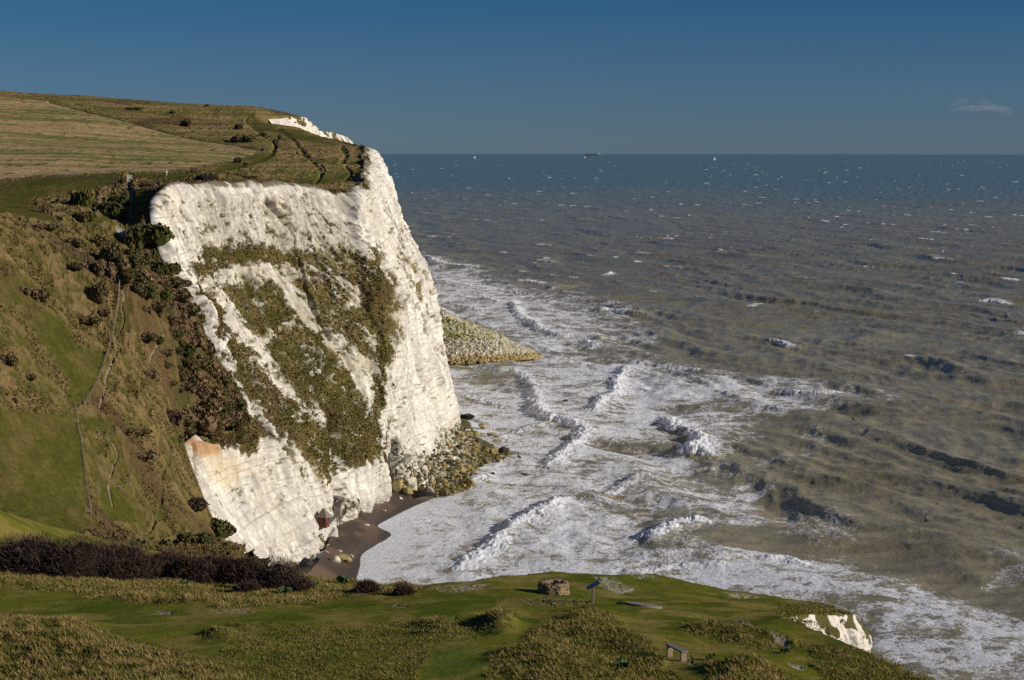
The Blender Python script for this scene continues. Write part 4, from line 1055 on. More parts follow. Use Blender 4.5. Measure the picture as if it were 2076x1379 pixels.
# ---- blades of grass (nobody could count them)
M_grass = attr_mat('grass_blades', 3, var=.2, bump=0, bdist=.01, rough=.9)
def near_grass():
    r = np.random.default_rng(77); n = 430000
    Y = 68+(140-68)*r.random(n)**1.1; px = -40+2000*r.random(n); X = (px-1038)/FPX*Y
    ins = inside(near_poly, X, Y); X = X[ins]; Y = Y[ins]
    Z, PX, PY, wx, wy, rough, t, t2 = near_full(X, Y)
    s = edge_sd(X, Y, near_poly, False); k = (s < -.15) & (r.random(len(X)) < .16+.84*rough)
    bare = np.zeros(len(X))
    for poly, c in BARE: bare = np.maximum(bare, softpoly(poly, PX, PY, 3))
    k &= r.random(len(X)) > bare*.95
    X, Y, Z, rough, t, t2 = X[k], Y[k], Z[k], rough[k], t[k], t2[k]; m = len(X)
    h = (.035+.03*r.random(m))*(1-rough)+rough*(.10+.30*t2*r.random(m)+.16*(t-.3))
    B = np.stack([X, Y, Z-.03], 1); lean = np.stack([-.35+.45*r.normal(size=m), .35*r.normal(size=m), np.ones(m)], 1)
    T = B+lean*h[:, None]; a = r.random(m)*6.28; w_ = (.018+.020*r.random(m)); sd = np.stack([np.cos(a)*w_, np.sin(a)*w_, 0*a], 1)
    V = np.stack([B-sd, B+sd, T], 1).reshape(-1, 3)
    dry = mix(np.broadcast_to(np.array((.130,.132,.025)), (m, 3)), (.275,.205,.080), sst(.35, .7, t+.25*(r.random(m)-.5)))
    col = mix(np.broadcast_to(np.array((.075,.092,.012)), (m, 3)), dry, rough)*(.65+.6*r.random(m))[:, None]
    o = mesh_arrays('grass', V, np.arange(3*m).reshape(m, 3), M_grass, None, {'Col': np.repeat(col, 3, 0)}, smooth=False)
    tag(o, 'brown and green tussock grass on the near spur', 'grass', kind='stuff')
near_grass()
def far_grass():
    r = np.random.default_rng(78); n = 260000
    px = -30+560*r.random(n); Y = 290+240*r.random(n); X = (px-1038)/FPX*Y
    s = edge_sd(X, Y, landpoly, False); k = s < -1.5
    X, Y = X[k], Y[k]; Z = far_z(X, Y); PX, PY = proj(X, Y, Z)
    lawn = np.zeros(len(X))
    for p_ in LAWNS: lawn = np.maximum(lawn, softpoly(p_, PX, PY, 8))
    lawn = np.maximum(lawn, softpoly(FIELD, PX, PY, 4))
    for pts, wd, kind in PATHS:
        d, _, _ = dist_poly(smooth_line(pts, 4), PX, PY, maxd=wd*2); lawn = np.maximum(lawn, sst(wd*1.4, wd*.7, d))
    t1 = fbm(X/1.5, Y/1.5, 3, 31, .6); k = (r.random(len(X)) > lawn*1.1) & (r.random(len(X)) < .15+1.1*fbm(X/14, Y/14, 3, 33))
    X, Y, Z, t1 = X[k], Y[k], Z[k], t1[k]; m = len(X)
    br = sst(.5, .68, fbm(X/17, Y/17, 4, 37))
    Z = Z+(t1-.5)*1.2; B = np.stack([X, Y, Z-.1], 1); h = (.15+.42*r.random(m)*t1*1.4)
    lean = np.stack([-.3+.5*r.normal(size=m), .4*r.normal(size=m), np.ones(m)], 1); T = B+lean*h[:, None]
    a = r.random(m)*6.28; w_ = .10+.16*r.random(m); sd = np.stack([np.cos(a)*w_, np.sin(a)*w_, 0*a], 1)
    V = np.stack([B-sd, B+sd, T], 1).reshape(-1, 3)
    col = mix(np.broadcast_to(np.array((.110,.090,.030)), (m, 3)), (.205,.150,.068), r.random(m)); col = mix(col, (.12,.08,.05), br*.8)*(.6+.6*r.random(m))[:, None]
    o = mesh_arrays('grass', V, np.arange(3*m).reshape(m, 3), M_grass, None, {'Col': np.repeat(col, 3, 0)}, smooth=False)
    tag(o, 'dry tussock grass over the combe slopes', 'grass', kind='stuff')
far_grass()
def cliff_scrub():
    r = np.random.default_rng(79)
    ok = np.argwhere((CVEG > .7) & (CPX < 930)); ok = ok[r.integers(len(ok), size=36000)]
    C = CB[ok[:, 0], ok[:, 1]]+CN[ok[:, 0], ok[:, 1]]*(r.random((len(ok), 1))*.55); nn = CN[ok[:, 0], ok[:, 1]]
    V, F = leaf_cards(C, .22, r, up=nn*.6+np.array([0, 0, .5])); m = len(C)
    g = fbm(C[:, 1]/5, C[:, 2]/5, 3, 801)
    col = mix(np.broadcast_to(np.array((.17,.14,.042)), (m, 3)), (.090,.092,.024), sst(.4, .6, g)); col = mix(col, (.24,.19,.085), (r.random(m) < .25)*1.0)
    col = mix(col, (.16,.11,.06), sst(.48, .62, fbm(C[:, 1]/7, C[:, 2]/6, 3, 803))*.8)*(.75+.35*r.random(m))[:, None]
    o = mesh_arrays('scrub', V, F, M_leaf, None, {'Col': np.repeat(col, 4, 0)}, smooth=False)
    tag(o, 'scrub and grass clinging to the chalk cliff face', 'scrub', kind='stuff')
cliff_scrub()

# ================================================================ ROCKS
M_rock = attr_mat('rock_face', 1.2, var=.22, bump=.7, bdist=.12, scale2=7)
def rock_bm(seed, sub=1):
    r = np.random.default_rng(seed); bm = bmesh.new()
    k = 16
    for _ in range(k):
        d = r.normal(size=3); d /= np.linalg.norm(d); d *= (.85+.3*r.random())
        bm.verts.new((d[0]*1.0, d[1]*.8, d[2]*.72))
    bmesh.ops.convex_hull(bm, input=bm.verts); bmesh.ops.delete(bm, geom=[v for v in bm.verts if not v.link_faces], context='VERTS')
    bmesh.ops.bevel(bm, geom=bm.edges[:], offset=.07, segments=1, affect='EDGES')
    bmesh.ops.triangulate(bm, faces=bm.faces[:]); bmesh.ops.subdivide_edges(bm, edges=bm.edges[:], cuts=1, use_grid_fill=True); bmesh.ops.triangulate(bm, faces=bm.faces[:])
    for v in bm.verts:
        c = v.co; v.co = c*(1+.10*(float(fbm(np.array(c.x*3+seed), np.array(c.y*3+c.z*2), 3, 820))-.5))
    return bm
ROCKC = {'white': ((.66,.62,.53), (.48,.45,.38)), 'grey': ((.40,.38,.32), (.28,.25,.20)), 'ochre': ((.34,.27,.11), (.20,.17,.08)), 'weed': ((.055,.055,.030), (.030,.028,.022))}
ROCK = {}
for kk, (c1, c2) in ROCKC.items():
    ROCK[kk] = []
    for i in range(5):
        bm = rock_bm(900+i*7+len(kk)); bm.faces.ensure_lookup_table()
        v = np.array([p.co[:] for p in bm.verts]); f = np.array([[q.index for q in fc.verts] for fc in bm.faces if len(fc.verts) == 3]); bm.free()
        g = sst(.35, .65, fbm(v[:, 0]*2.2+i, v[:, 1]*2.2+v[:, 2]*2, 3, 830+i)); col = mix(np.broadcast_to(np.array(c1), v.shape), c2, g)
        if kk == 'white' : col = mix(col, (.30,.29,.16), sst(.62, .8, g)*.5)
        ROCK[kk].append(mesh_arrays('boulder', v, f, M_rock, attrs={'Col': col}, smooth=False, link=False))
rr = np.random.default_rng(91)
def boulder(x, y, z, s, kind, label, group=None, flat=1.0, cat='boulder', name='boulder'):
    o = link_me(name, ROCK[kind][int(rr.integers(5))])
    o.location = (x, y, z); o.scale = (s*(.85+.35*rr.random()), s*(.85+.35*rr.random()), s*flat*(.8+.4*rr.random()))
    o.rotation_euler = (rr.random()*1.2*flat, rr.random()*1.2*flat, rr.random()*6.28)
    tag(o, label, cat, group); return o
def mound(name, pts, poly, mat, colf, label, step=.6, lam=0, rough_=1.0, seed=0):
    t = TPS(pts, lam); q = np.array(poly); x0, y0 = q.min(0)-6; x1, y1 = q.max(0)+6
    xs = np.arange(x0, x1, step); ys = np.arange(y0, y1, step); X, Y = np.meshgrid(xs, ys)
    Z = t(X, Y); ins = inside(poly, X, Y); d, _, _ = dist_poly(poly, X, Y, maxd=12, closed=True); s = np.where(ins, -d, d)
    Z = Z-np.maximum(s+1.5, 0)*1.6; Z = Z+((fbm(X/1.6, Y/1.6, 4, seed, .6)-.5)*2.2+(fbm(X/6, Y/6, 3, seed+1)-.5)*2.0)*rough_
    keep = (s[:-1, :-1] < 9)
    o = mesh_arrays(name, np.stack([X, Y, Z], -1).reshape(-1, 3), grid_faces(*X.shape, keep=keep), mat, None, {'Col': colf(X, Y, Z).reshape(-1, 3)})
    tag(o, label, kind='structure'); return t
# rockfall under the buttress
A_pts = [tuple(P(*a)) for a in [(800,893,521),(830,918,527),(862,948,534),(880,868,588),(900,885,590),(918,900,588),(842,968,519),(802,955,516),(890,930,560),(870,900,566)]]
A_pts += [tuple(S(a, b, z)) for a, b, z in [(795,1006,1.2),(850,1006,1),(905,1004,.6),(960,988,.2),(930,965,2.2),(960,940,1.6),(1000,930,.6),(1040,922,.0),(1000,905,.4),(965,880,.5),(945,850,.2),(925,845,1),(900,960,3.2),(870,985,2.6)]]
A_poly = [tuple(S(a, b)[:2]) for a, b in [(790,1008),(850,1009),(905,1006),(962,990),(955,965),(985,940),(1035,926),(1010,905),(975,890),(960,855),(935,840),(915,840)]]+[(-45,610), (-50,560), (-48,515)]
def colA(X, Y, Z):
    c = mix(np.broadcast_to(np.array((.56,.52,.44)), X.shape+(3,)), (.36,.34,.27), sst(.4, .6, fbm(X/1.2, Y/1.2, 4, 841)))
    return mix(c, (.10,.09,.04), sst(3.4, 1.0, Z+fbm(X/3, Y/3, 2, 843)*2-1))
tA = mound('scree', A_pts, A_poly, M_rock, colA, 'rubble of fallen chalk heaped against the foot of the buttress', .45, 0, .38, 845)
zA = lambda x, y: tA(np.atleast_1d(x), np.atleast_1d(y))
def hitA(px, py): return hit(px, py, zA, 480, 640, 500)
PILE = [(793,885),(830,880),(862,905),(885,862),(915,862),(950,862),(975,905),(1035,915),(1038,930),(985,942),(965,955),(965,990),(905,1006),(850,1010),(795,1008)]
big = [(785+8,905,14,'grey'),(797,925,16,'white'),(812,903,12,'white'),(822,935,22,'grey'),(845,945,20,'grey'),(795,945,14,'white'),(862,960,22,'white'),(838,985,24,'white'),(875,975,16,'grey'),(880,945,14,'grey'),(900,915,14,'white'),(915,930,16,'white'),
       (965,918,20,'ochre'),(985,918,16,'ochre'),(948,925,14,'ochre'),(1003,920,18,'ochre'),(1022,920,20,'weed'),(935,955,22,'ochre'),(893,965,18,'grey'),(810,990,24,'ochre'),(828,998,20,'ochre'),(955,985,24,'ochre'),(870,1000,18,'grey'),(905,985,16,'ochre'),(780+80,905,12,'grey')]
for a, b, w_, k in big:
    p = hitA(a, b); s = w_/FPX*p[1]*.5; boulder(p[0], p[1], p[2]+s*.35, s*1.5, k, {'white': 'big white chalk boulder in the rockfall under the buttress', 'grey': 'big grey weathered boulder in the rockfall under the buttress', 'ochre': 'big ochre-stained boulder at the seaward edge of the rockfall', 'weed': 'big weed-black boulder at the outer tip of the rockfall'}[k],
        {'white': 'big white boulders of the rockfall', 'grey': 'big grey boulders of the rockfall', 'ochre': 'big ochre boulders of the rockfall', 'weed': 'black boulders of the rockfall tip'}[k])
cnt = 0; tries = 0
while cnt < 150 and tries < 3000:
    tries += 1; a = 785+rr.random()*255; b = 860+rr.random()*150
    if not inside(PILE, np.array([a]), np.array([b]))[0]: continue
    p = hitA(a, b); seaward = (a-800)/240*.8+(b-860)/150*.55
    k = 'white' if seaward < .42+.15*rr.random() else ('ochre' if rr.random() < .62 else 'weed')
    if k == 'white' and rr.random() < .25: k = 'grey'
    s = (6+12*rr.random()**2)/FPX*p[1]*.5
    boulder(p[0], p[1], p[2]+s*.4, s, k, {'white': 'small white chalk block in the rockfall under the buttress', 'grey': 'small grey chalk block in the rockfall under the buttress', 'ochre': 'small ochre-stained rock near the waterline of the rockfall', 'weed': 'small dark weedy rock near the waterline of the rockfall'}[k],
        {'white': 'small white blocks of the rockfall', 'grey': 'small grey blocks of the rockfall', 'ochre': 'small ochre rocks of the rockfall', 'weed': 'small dark rocks of the rockfall'}[k]); cnt += 1
# weed-covered reef rocks standing in the surf
for a, b, w_, k, lab in [(948,846,44,'weed','low black weedy reef rock against the headland tip'),(930,858,28,'weed','dark green weedy ledge below the headland tip'),(976,862,22,'ochre','low olive rock in the foam off the headland'),(962,878,26,'ochre','brown flat rock in the foam above the rockfall tip'),
  (996,880,24,'ochre','flat brown ledge, the outer one in the foam above the rockfall tip'),(1008,884,14,'ochre','small brown rock at the end of the flat ledge'),(1053,926,12,'weed','tiny black rock just beyond the rockfall tip'),(930,885,24,'ochre','yellow-topped rock at the upper side of the rockfall'),
  (1145,815,18,'weed','dark rock awash between two breakers, the left of a small group'),(1172,811,10,'weed','small dark rock awash, the middle of a small group'),(1188,806,9,'weed','small dark rock awash, the upper right of a small group'),(990,953,14,'ochre','pointed brown rock in the foam right of the rockfall'),
  (1000,960,10,'weed','small black rock beside the pointed brown rock'),(1063,962,14,'weed','dark rock awash out from the rockfall'),(948,968,14,'ochre','small tan rock in the foam by the rockfall'),(990,978,14,'ochre','low tan rock out in the foam below the rockfall'),
  (888,565,14,'weed','tiny dark rock in the far surf'),(1055,676,8,'weed','small dark rock in the surf above the far spit')]:
    q = S(a, b, .6); s = w_/FPX*q[1]*.55; boulder(q[0], q[1], .55, s, k, lab, flat=.45, cat='rock', name='reef_rock')
# cove boulders
for a, b, w_, k, lab in [(655,1135,34,'white','largest olive-tinted white boulder on the beach below the cliff'),(682,1143,26,'white','white boulder leaning beside the largest beach boulder'),(698,1138,30,'ochre','yellow mossy boulder at the right of the beach group'),(638,1140,20,'grey','grey boulder left of the largest beach boulder'),
   (668,1120,22,'white','flat white block above the largest beach boulder'),(686,1124,14,'white','small white block above the mossy boulder'),(742,1068,16,'white','white rock standing alone on the beach'),(728,1074,12,'white','low white stone beside the lone beach rock'),(797,1008,16,'white','white block at the corner where rockfall meets beach'),
   (812,1013,10,'white','small white block on the sand by the rockfall'),(760,1030,9,'white','small white stone high on the brown beach'),(780,1037,7,'white','tiny white stone on the brown beach near the foam'),(748,1042,8,'white','small white stone under the cliff foot'),(688,1095,8,'white','small white stone beside the ladder foot'),(712,1133,14,'grey','brown-grey stone at the foam edge'),(655,1110,10,'white','small white block at the cliff foot left of the ladder')]:
    q = S(a, b, 1.4); s = w_/FPX*q[1]*.5; boulder(q[0], q[1], (1.9 if a < 720 else 1.5)+s*.35, s*1.2, k, lab, flat=.8)

# far spit
B_pts = [tuple(P(*a)) for a in [(872,624,880),(915,640,884),(960,658,884),(1010,678,878),(1040,692,872),(1060,705,868),(930,690,858),(980,702,856),(1030,712,858),(880,690,860)]]
B_pts += [tuple(S(a, b, z)) for a, b, z in [(890,740,.5),(950,738,.5),(1010,734,.5),(1060,729,.5),(1098,722,.2),(1075,716,.4)]]
B_pts += [(x+6, y+26, 1.0) for x, y, z in B_pts[:6]]+[(-60,900,26), (-60,870,24)]
B_poly = [tuple(S(a, b)[:2]) for a, b in [(860,741),(950,739),(1010,735),(1060,730),(1102,722)]]+[(p[0]+4, p[1]+16) for p in B_pts[:6]][::-1]+[(-75,900)]
def colB(X, Y, Z):
    c = mix(np.broadcast_to(np.array((.46,.42,.31)), X.shape+(3,)), (.36,.33,.22), sst(.4, .6, fbm(X/2, Y/2, 4, 851)))
    c = mix(c, (.22,.24,.05), .8*sst(4, 12, X+30+(fbm(X/4, Y/4, 3, 852)-.5)*20)*sst(868, 876, Y)*sst(.4, .55, fbm(X/1.5, Y/1.5, 3, 853)))
    return mix(c, (.20,.15,.08), sst(2.6, .8, Z))
tB = mound('spit', B_pts, B_poly, M_rock, colB, 'pale rubble spit of an old cliff fall running out into the surf', .7, .001, 1.15, 855)
zB = lambda x, y: tB(np.atleast_1d(x), np.atleast_1d(y))
for i in range(72):
    u_ = rr.random(); a = 885+215*u_; b = 738-14*u_**2-(rr.random()**1.5)*26*(1-u_*.6)
    p = hit(a, b, zB, 820, 900, 300); s = (5+9*rr.random()**2)/FPX*p[1]*.5; k = 'ochre' if b > 722-6*u_ else 'white'
    if u_ > .93: k = 'weed'
    boulder(p[0], p[1], p[2]+s*.2, s, k, {'ochre': 'ochre boulder along the waterline of the far rubble spit', 'white': 'pale boulder on the near slope of the far rubble spit', 'weed': 'black wet boulder at the tip of the far rubble spit'}[k], {'ochre': 'ochre boulders of the spit', 'white': 'pale boulders of the spit', 'weed': 'black boulders of the spit tip'}[k])

# ---- the uncounted small rubble between the boulders
def rubble(name, label, n, sampler, seed):
    r = np.random.default_rng(seed); v0, f0 = ICO1; Vs = []; Fs = []; Cs = []; off = 0
    for i in range(n):
        q = sampler(r)
        if q is None: continue
        p, s, col = q
        v = v0*(1+.45*(r.random((len(v0), 1))-.5))*s*np.array([1, .8+.4*r.random(), .65+.3*r.random()])
        Vs.append(v+p+np.array([0, 0, s*.25])); Fs.append(f0+off); off += len(v0); Cs.append(np.tile(np.array(col)*(.7+.6*r.random()), (len(v0), 1)))
    o = mesh_arrays(name, np.vstack(Vs), np.vstack(Fs), M_rock, None, {'Col': np.vstack(Cs)}, smooth=False); tag(o, label, 'rubble', kind='stuff')
ICO1 = ico_pts(1)
def smpA(r):
    a = 785+r.random()*255; b = 862+r.random()*150
    if not inside(PILE, np.array([a]), np.array([b]))[0]: return None
    p = hitA(a, b); sw = (a-800)/240*.8+(b-860)/150*.55+.2*(r.random()-.5)
    return p, (.25+.7*r.random()**2), ((.58,.54,.46) if sw < .46 else ((.24,.19,.08) if r.random() < .6 else (.07,.065,.04)))
def smpB(r):
    u_ = r.random(); a = 880+220*u_; b = 739-14*u_**2-(r.random())*112*(1-u_)
    p = hit(a, b, zB, 820, 905, 160); w_ = r.random()
    return p, (.3+.8*r.random()**2), ((.36,.28,.13) if b > 724-6*u_ else ((.30,.31,.10) if (b < 690 and w_ < .5) else (.48,.44,.34)))
rubble('rubble', 'small broken chalk between the boulders under the buttress', 2700, smpA, 5)
rubble('rubble', 'small broken chalk covering the far spit', 2600, smpB, 6)

def rim_grass():
    r = np.random.default_rng(80); e = np.array([net[j][0] for j in range(len(net)-1)]); e = smooth_line(e, 10)
    fl = smooth_line(np.array(net[0][:7]), 10)
    Vs = []; Cs = []
    for ln, n, dirv in ((e, 15000, np.array([-.35, .9])), (fl, 5000, np.array([-.9, -.2]))):
        L_ = np.concatenate([[0], np.cumsum(np.linalg.norm(np.diff(ln, axis=0), axis=1))]); q = r.random(n)*L_[-1]
        p = np.stack([np.interp(q, L_, ln[:, i]) for i in range(3)], 1)
        if ln is e: dv = np.where((p[:, 1] > 565)[:, None], np.array([-1., 0]), dirv)
        else: dv = dirv
        ragg = fbm(q/4, q*0, 3, 811)
        o = (r.random(n)**1.3*3.4-.9*ragg*2.0)[:, None]*dv; X = p[:, 0]+o[:, 0]; Y = p[:, 1]+o[:, 1]
        Z = far_z(X, Y)-.25-np.maximum(0, -(o*dv).sum(1))*1.2
        B = np.stack([X, Y, Z], 1); h = .25+.6*r.random(n); lean = np.stack([-.2+.6*r.normal(size=n), .5*r.normal(size=n), .8+.3*r.normal(size=n)], 1); T = B+lean*h[:, None]
        a = r.random(n)*6.28; w_ = .12+.2*r.random(n); sd = np.stack([np.cos(a)*w_, np.sin(a)*w_, 0*a], 1)
        Vs.append(np.stack([B-sd, B+sd, T], 1).reshape(-1, 3)); Cs.append(np.repeat(mix(np.broadcast_to(np.array((.16,.12,.04)), (n, 3)), (.085,.08,.02), r.random(n))*(.6+.7*r.random(n))[:, None], 3, 0))
    V = np.vstack(Vs); o = mesh_arrays('grass', V, np.arange(len(V)).reshape(-1, 3), M_grass, None, {'Col': np.vstack(Cs)}, smooth=False)
    tag(o, 'ragged grass along the rim of the chalk cliff', 'grass', kind='stuff')
rim_grass()
# ================================================================ MADE THINGS
M_wood = flat_mat('weathered_wood', (.24,.19,.13), .85, .3, 14); M_greywood = flat_mat('grey_timber', (.17,.15,.145), .85, .3, 10)
M_post = flat_mat('pale_fence_wood', (.30,.25,.20), .9, .25, 5); M_wire = flat_mat('fence_wire', (.12,.11,.10), .6, .1, 5, metallic=.5)
M_white = flat_mat('white_paint', (.78,.77,.74), .5, .06, 6); M_black = flat_mat('black_frame', (.02,.022,.03), .4, .1, 6)
M_conc = flat_mat('old_concrete', (.20,.17,.145), .95, .3, 3, .6, .03); M_brick = flat_mat('red_brick', (.15,.050,.032), .9, .3, 9)
M_roof = flat_mat('mossy_roof', (.19,.16,.12), .9, .3, 4); M_rust = flat_mat('rusty_iron', (.12,.075,.05), .8, .35, 6)

# ---- information board
def info_sign():
    p = NH(1202, 1221); e = empty('information_board', tuple(p), R(4))
    for dy in (-.17, .17):
        mb = MB(); mb.box((0, dy, .46), (.11, .11, 1.02), bev=.012); mb.build('post', M_wood, e)
    til = R(-27); ca, sa = math.cos(til), math.sin(til)
    mb = MB(); mb.box((.0, 0, 1.06), (.84, .80, .05), ry=til, bev=.01); fr = mb.build('frame', M_black, e)
    m, nt, b = new_mat('printed_panel'); tc = N(nt, 'ShaderNodeTexCoord'); n = N(nt, 'ShaderNodeTexNoise', Scale=5.0, Detail=3.0); L(nt, tc.outputs['Object'], n.inputs['Vector'])
    r = ramp(nt, n.outputs[0], [(.35, (.010,.055,.17)), (.65, (.025,.11,.28))]); L(nt, r.outputs[0], b.inputs['Base Color']); b.inputs['Roughness'].default_value = .35; b.inputs['Specular IOR Level'].default_value = .5
    def at(u, v, h): return (u*ca+h*sa, v, 1.06-u*sa+h*ca)
    def patch(name, u0, u1, v0, v1, h, mat, par):
        mb = MB(); mb.box(at((u0+u1)/2, (v0+v1)/2, h), (u1-u0, v1-v0, .006), ry=til); return mb.build(name, mat, par)
    pn = patch('panel', -.385, .385, -.365, .365, .030, m, e)
    lt = flat_mat('panel_photo', (.18,.36,.50), .4, .35, 9); pl = flat_mat('panel_text', (.42,.50,.56), .5, .2, 20); gr = flat_mat('panel_map', (.06,.16,.20), .4, .3, 12)
    patch('picture', .12, .35, -.33, -.02, .036, lt, pn); patch('map', .10, .35, .06, .33, .036, gr, pn)
    for k in range(7): patch('text_line', -.30+k*.045, -.285+k*.045, -.30, .02+.05*(k % 2), .036, pl, pn)
    tag(e, 'blue information board on a wooden post beside the stone ring', 'sign')
info_sign()

# ---- brick and flint ring
def ring():
    p = NH(1122, 1203); r = np.random.default_rng(3)
    nA, prof = 96, []
    R0, R1, Hh = 1.02, .42, .74
    prof = [(R0+.03, -.3), (R0+.02, 0), (R0, .2), (R0+.01, .45), (R0-.01, .64), (R0-.08, Hh), (R0-.22, Hh+.03), (R0-.4, Hh), (R1+.06, Hh-.02), (R1, Hh-.12), (R1-.02, .3), (R1-.03, .05)]
    q = []
    for i in range(len(prof)-1):
        for k in range(6): t = k/6; q.append((prof[i][0]*(1-t)+prof[i+1][0]*t, prof[i][1]*(1-t)+prof[i+1][1]*t))
    q.append(prof[-1]); q = np.array(q); th = np.linspace(0, 2*math.pi, nA+1)
    Rr = np.repeat(q[:, 0:1], nA+1, 1); Zz = np.repeat(q[:, 1:2], nA+1, 1); T = np.repeat(th[None], len(q), 0)
    X0 = np.cos(T)*Rr; Y0 = np.sin(T)*Rr
    d = (vn(X0*9+20, Y0*9+Zz*11, 861)-.5)*.09+(vn(X0*4+20, Y0*4+Zz*3, 862)-.5)*.07
    oct_ = 1-.035*np.cos(T*8)
    X = np.cos(T)*(Rr+d)*oct_; Y = np.sin(T)*(Rr+d)*oct_; Z = Zz+(vn(X0*5+9, Y0*5, 863)-.5)*.12*(Zz > .5)
    c = mix(np.broadcast_to(np.array((.23,.155,.080)), X.shape+(3,)), (.12,.082,.048), sst(.4, .62, vn(X0*12+30, Y0*12+Zz*14, 864)))
    c = mix(c, (.38,.31,.22), sst(.66, .8, vn(X0*10+3, Y0*10+Zz*9, 865)))
    m = attr_mat('flint_masonry', 14, var=.35, bump=.8, bdist=.03, scale2=40)
    e = empty('masonry_ring', (p[0], p[1], p[2]))
    grid_obj('wall', X, Y, Z, m, {'Col': c}, flip=True, parent=e)
    rr2 = np.array([0, .15, .3, R1+.05]); T2 = np.repeat(th[None], 4, 0); Rq = np.repeat(rr2[:, None], nA+1, 1)
    grid_obj('earth_fill', np.cos(T2)*Rq, np.sin(T2)*Rq, .42+Rq*0+(vn(np.cos(T2)*Rq*9+5, np.sin(T2)*Rq*9, 866))*.08, m, {'Col': np.broadcast_to(np.array((.045,.045,.02)), Rq.shape+(3,))}, parent=e)
    tag(e, 'low round ring of brown flint masonry on the clifftop turf', 'ruin')
ring()
def slab():
    p = NH(1305, 1228); e = empty('round_slab', (p[0], p[1], p[2]+.02))
    mb = MB(); n = 40
    for k in range(8):
        a0 = 2*math.pi*k/8+.014; a1 = 2*math.pi*(k+1)/8-.014
        ring_ = [(.30, a0), (1.15, a0)]+[(1.15, a0+(a1-a0)*j/6) for j in range(1, 7)]+[(.30, a1)]
        vs = [(r_*math.cos(a), r_*math.sin(a), z) for z in (-.5, .045) for r_, a in ring_]; m_ = len(ring_)
        mb.add(vs, [tuple(range(m_, 2*m_)), tuple(range(m_))[::-1]]+[(i, (i+1) % m_, m_+(i+1) % m_, m_+i) for i in range(m_)])
    mb.build('paving', M_conc, e)
    m2 = MB(); ring_ = [(.27*math.cos(2*math.pi*j/12), .27*math.sin(2*math.pi*j/12)) for j in range(12)]
    m2.add([(x, y, z) for z in (-.5, .03) for x, y in ring_], [tuple(range(12, 24))]+[(i, (i+1) % 12, 12+(i+1) % 12, 12+i) for i in range(12)]); m2.build('centre_stone', M_conc, e)
    zx = (near_z(p[0]+1, p[1])-near_z(p[0]-1, p[1]))[0]/2; zy = (near_z(p[0], p[1]+1)-near_z(p[0], p[1]-1))[0]/2
    e.rotation_euler = (math.atan(zy), -math.atan(zx), 0); e.location.z += .03
    tag(e, 'flat round segmented concrete slab sunk in the turf', 'slab')
slab()
# ---- benches
def plank_bench(p, ang, ln, wd, ht, label, group=None, mat=None, name='bench'):
    e = empty(name, tuple(p), ang); mat = mat or M_greywood
    mb = MB(); mb.box((0, 0, ht-.03), (ln, wd, .075), bev=.012); mb.build('seat', mat, e)
    for s in (-1, 1):
        mb = MB(); mb.box((s*(ln/2-.12), 0, ht/2-.16), (.10, wd*.86, ht+.20), bev=.01); mb.build('leg', M_wood, e)
    tag(e, label, 'bench', group); return e
pb = NH(1378, 1338)
plank_bench(pb+np.array([-.12,.25,.02]), math.atan2(-1.30, .62), 1.45, .34, .50, 'grey plank bench with two board legs among the near tussocks')
plank_bench(FH(237, 991), R(20), 1.7, .35, .45, 'pale bench on the combe lawn beside the dirt path', mat=M_post)
plank_bench(FH(203, 360), R(5), 1.4, .4, .5, 'small pale bench on the green strip below the field fence', mat=M_post)

# ---- post and wire fences
def fence(pts, n, hgt, label, rail=False, thick=.05):
    ln = smooth_line(pts, 8); L_ = np.concatenate([[0], np.cumsum(np.hypot(*np.diff(ln, axis=0).T))]); q = np.linspace(0, L_[-1], n)
    W = np.array([FH(np.interp(a, L_, ln[:, 0]), np.interp(a, L_, ln[:, 1])) for a in q])
    # even the depths so that the line does not jump over a crest
    W[:, 1] = np.convolve(np.pad(W[:, 1], 2, 'edge'), np.ones(5)/5, 'valid'); 
    W[:, 2] = [float(far_z(a, b)[0]) for a, b in W[:, :2]]
    e = empty('fence', tuple(W[0])); r = random.Random(int(pts[0][0]))
    for a in W:
        mb = MB(); b_ = a-W[0]; mb.bar((b_[0], b_[1], b_[2]-.4), (b_[0]+r.uniform(-.06, .06), b_[1]+r.uniform(-.06, .06), b_[2]+hgt*r.uniform(.92, 1.06)), thick*1.25, thick, 6); mb.build('post', M_post, e)
    mb = MB()
    for i in range(len(W)-1):
        a = W[i]-W[0]; b_ = W[i+1]-W[0]
        for h in ((.45, .8, 1.05) if not rail else (.5, .95)):
            mb.bar(a+np.array([0, 0, h*hgt/1.2]), b_+np.array([0, 0, h*hgt/1.2]), .012 if not rail else .04, None, 4)
    mb.build('rails' if rail else 'wires', M_wire if not rail else M_post, e)
    tag(e, label, 'fence')
fence([(-20,370),(60,363),(150,356),(245,349)], 25, 1.25, 'post and wire fence along the lower edge of the stubble field, left part')
fence([(275,355),(340,352),(420,340),(470,330),(505,322),(538,312),(543,303)], 34, 1.15, 'post and wire fence rounding the right corner of the stubble field', thick=.04)
fence([(256,362),(238,374),(222,382),(208,390)], 10, 1.3, 'short zigzag fence descending from the white gate', thick=.06)
fence([(207,392),(202,410),(197,430),(192,450)], 16, 1.2, 'steep fence running straight down the gully bank', rail=True)
fence([(40,452),(100,458),(150,460),(185,460)], 14, 1.2, 'fence crossing the gully below the wooden steps')
fence([(88,482),(115,500),(150,520),(190,542),(222,560),(240,572)], 22, 1.3, 'fence along the crest of the combe slope')
fence([(243,574),(239,620),(233,655),(226,690),(212,740),(196,780),(170,828)], 48, 1.2, 'long fence running down the combe slope', thick=.055)
fence([(155,824),(158,860),(165,900),(172,950),(178,1000),(184,1036)], 40, 1.25, 'fence between the lawn and the tussocks on the combe floor', thick=.055)
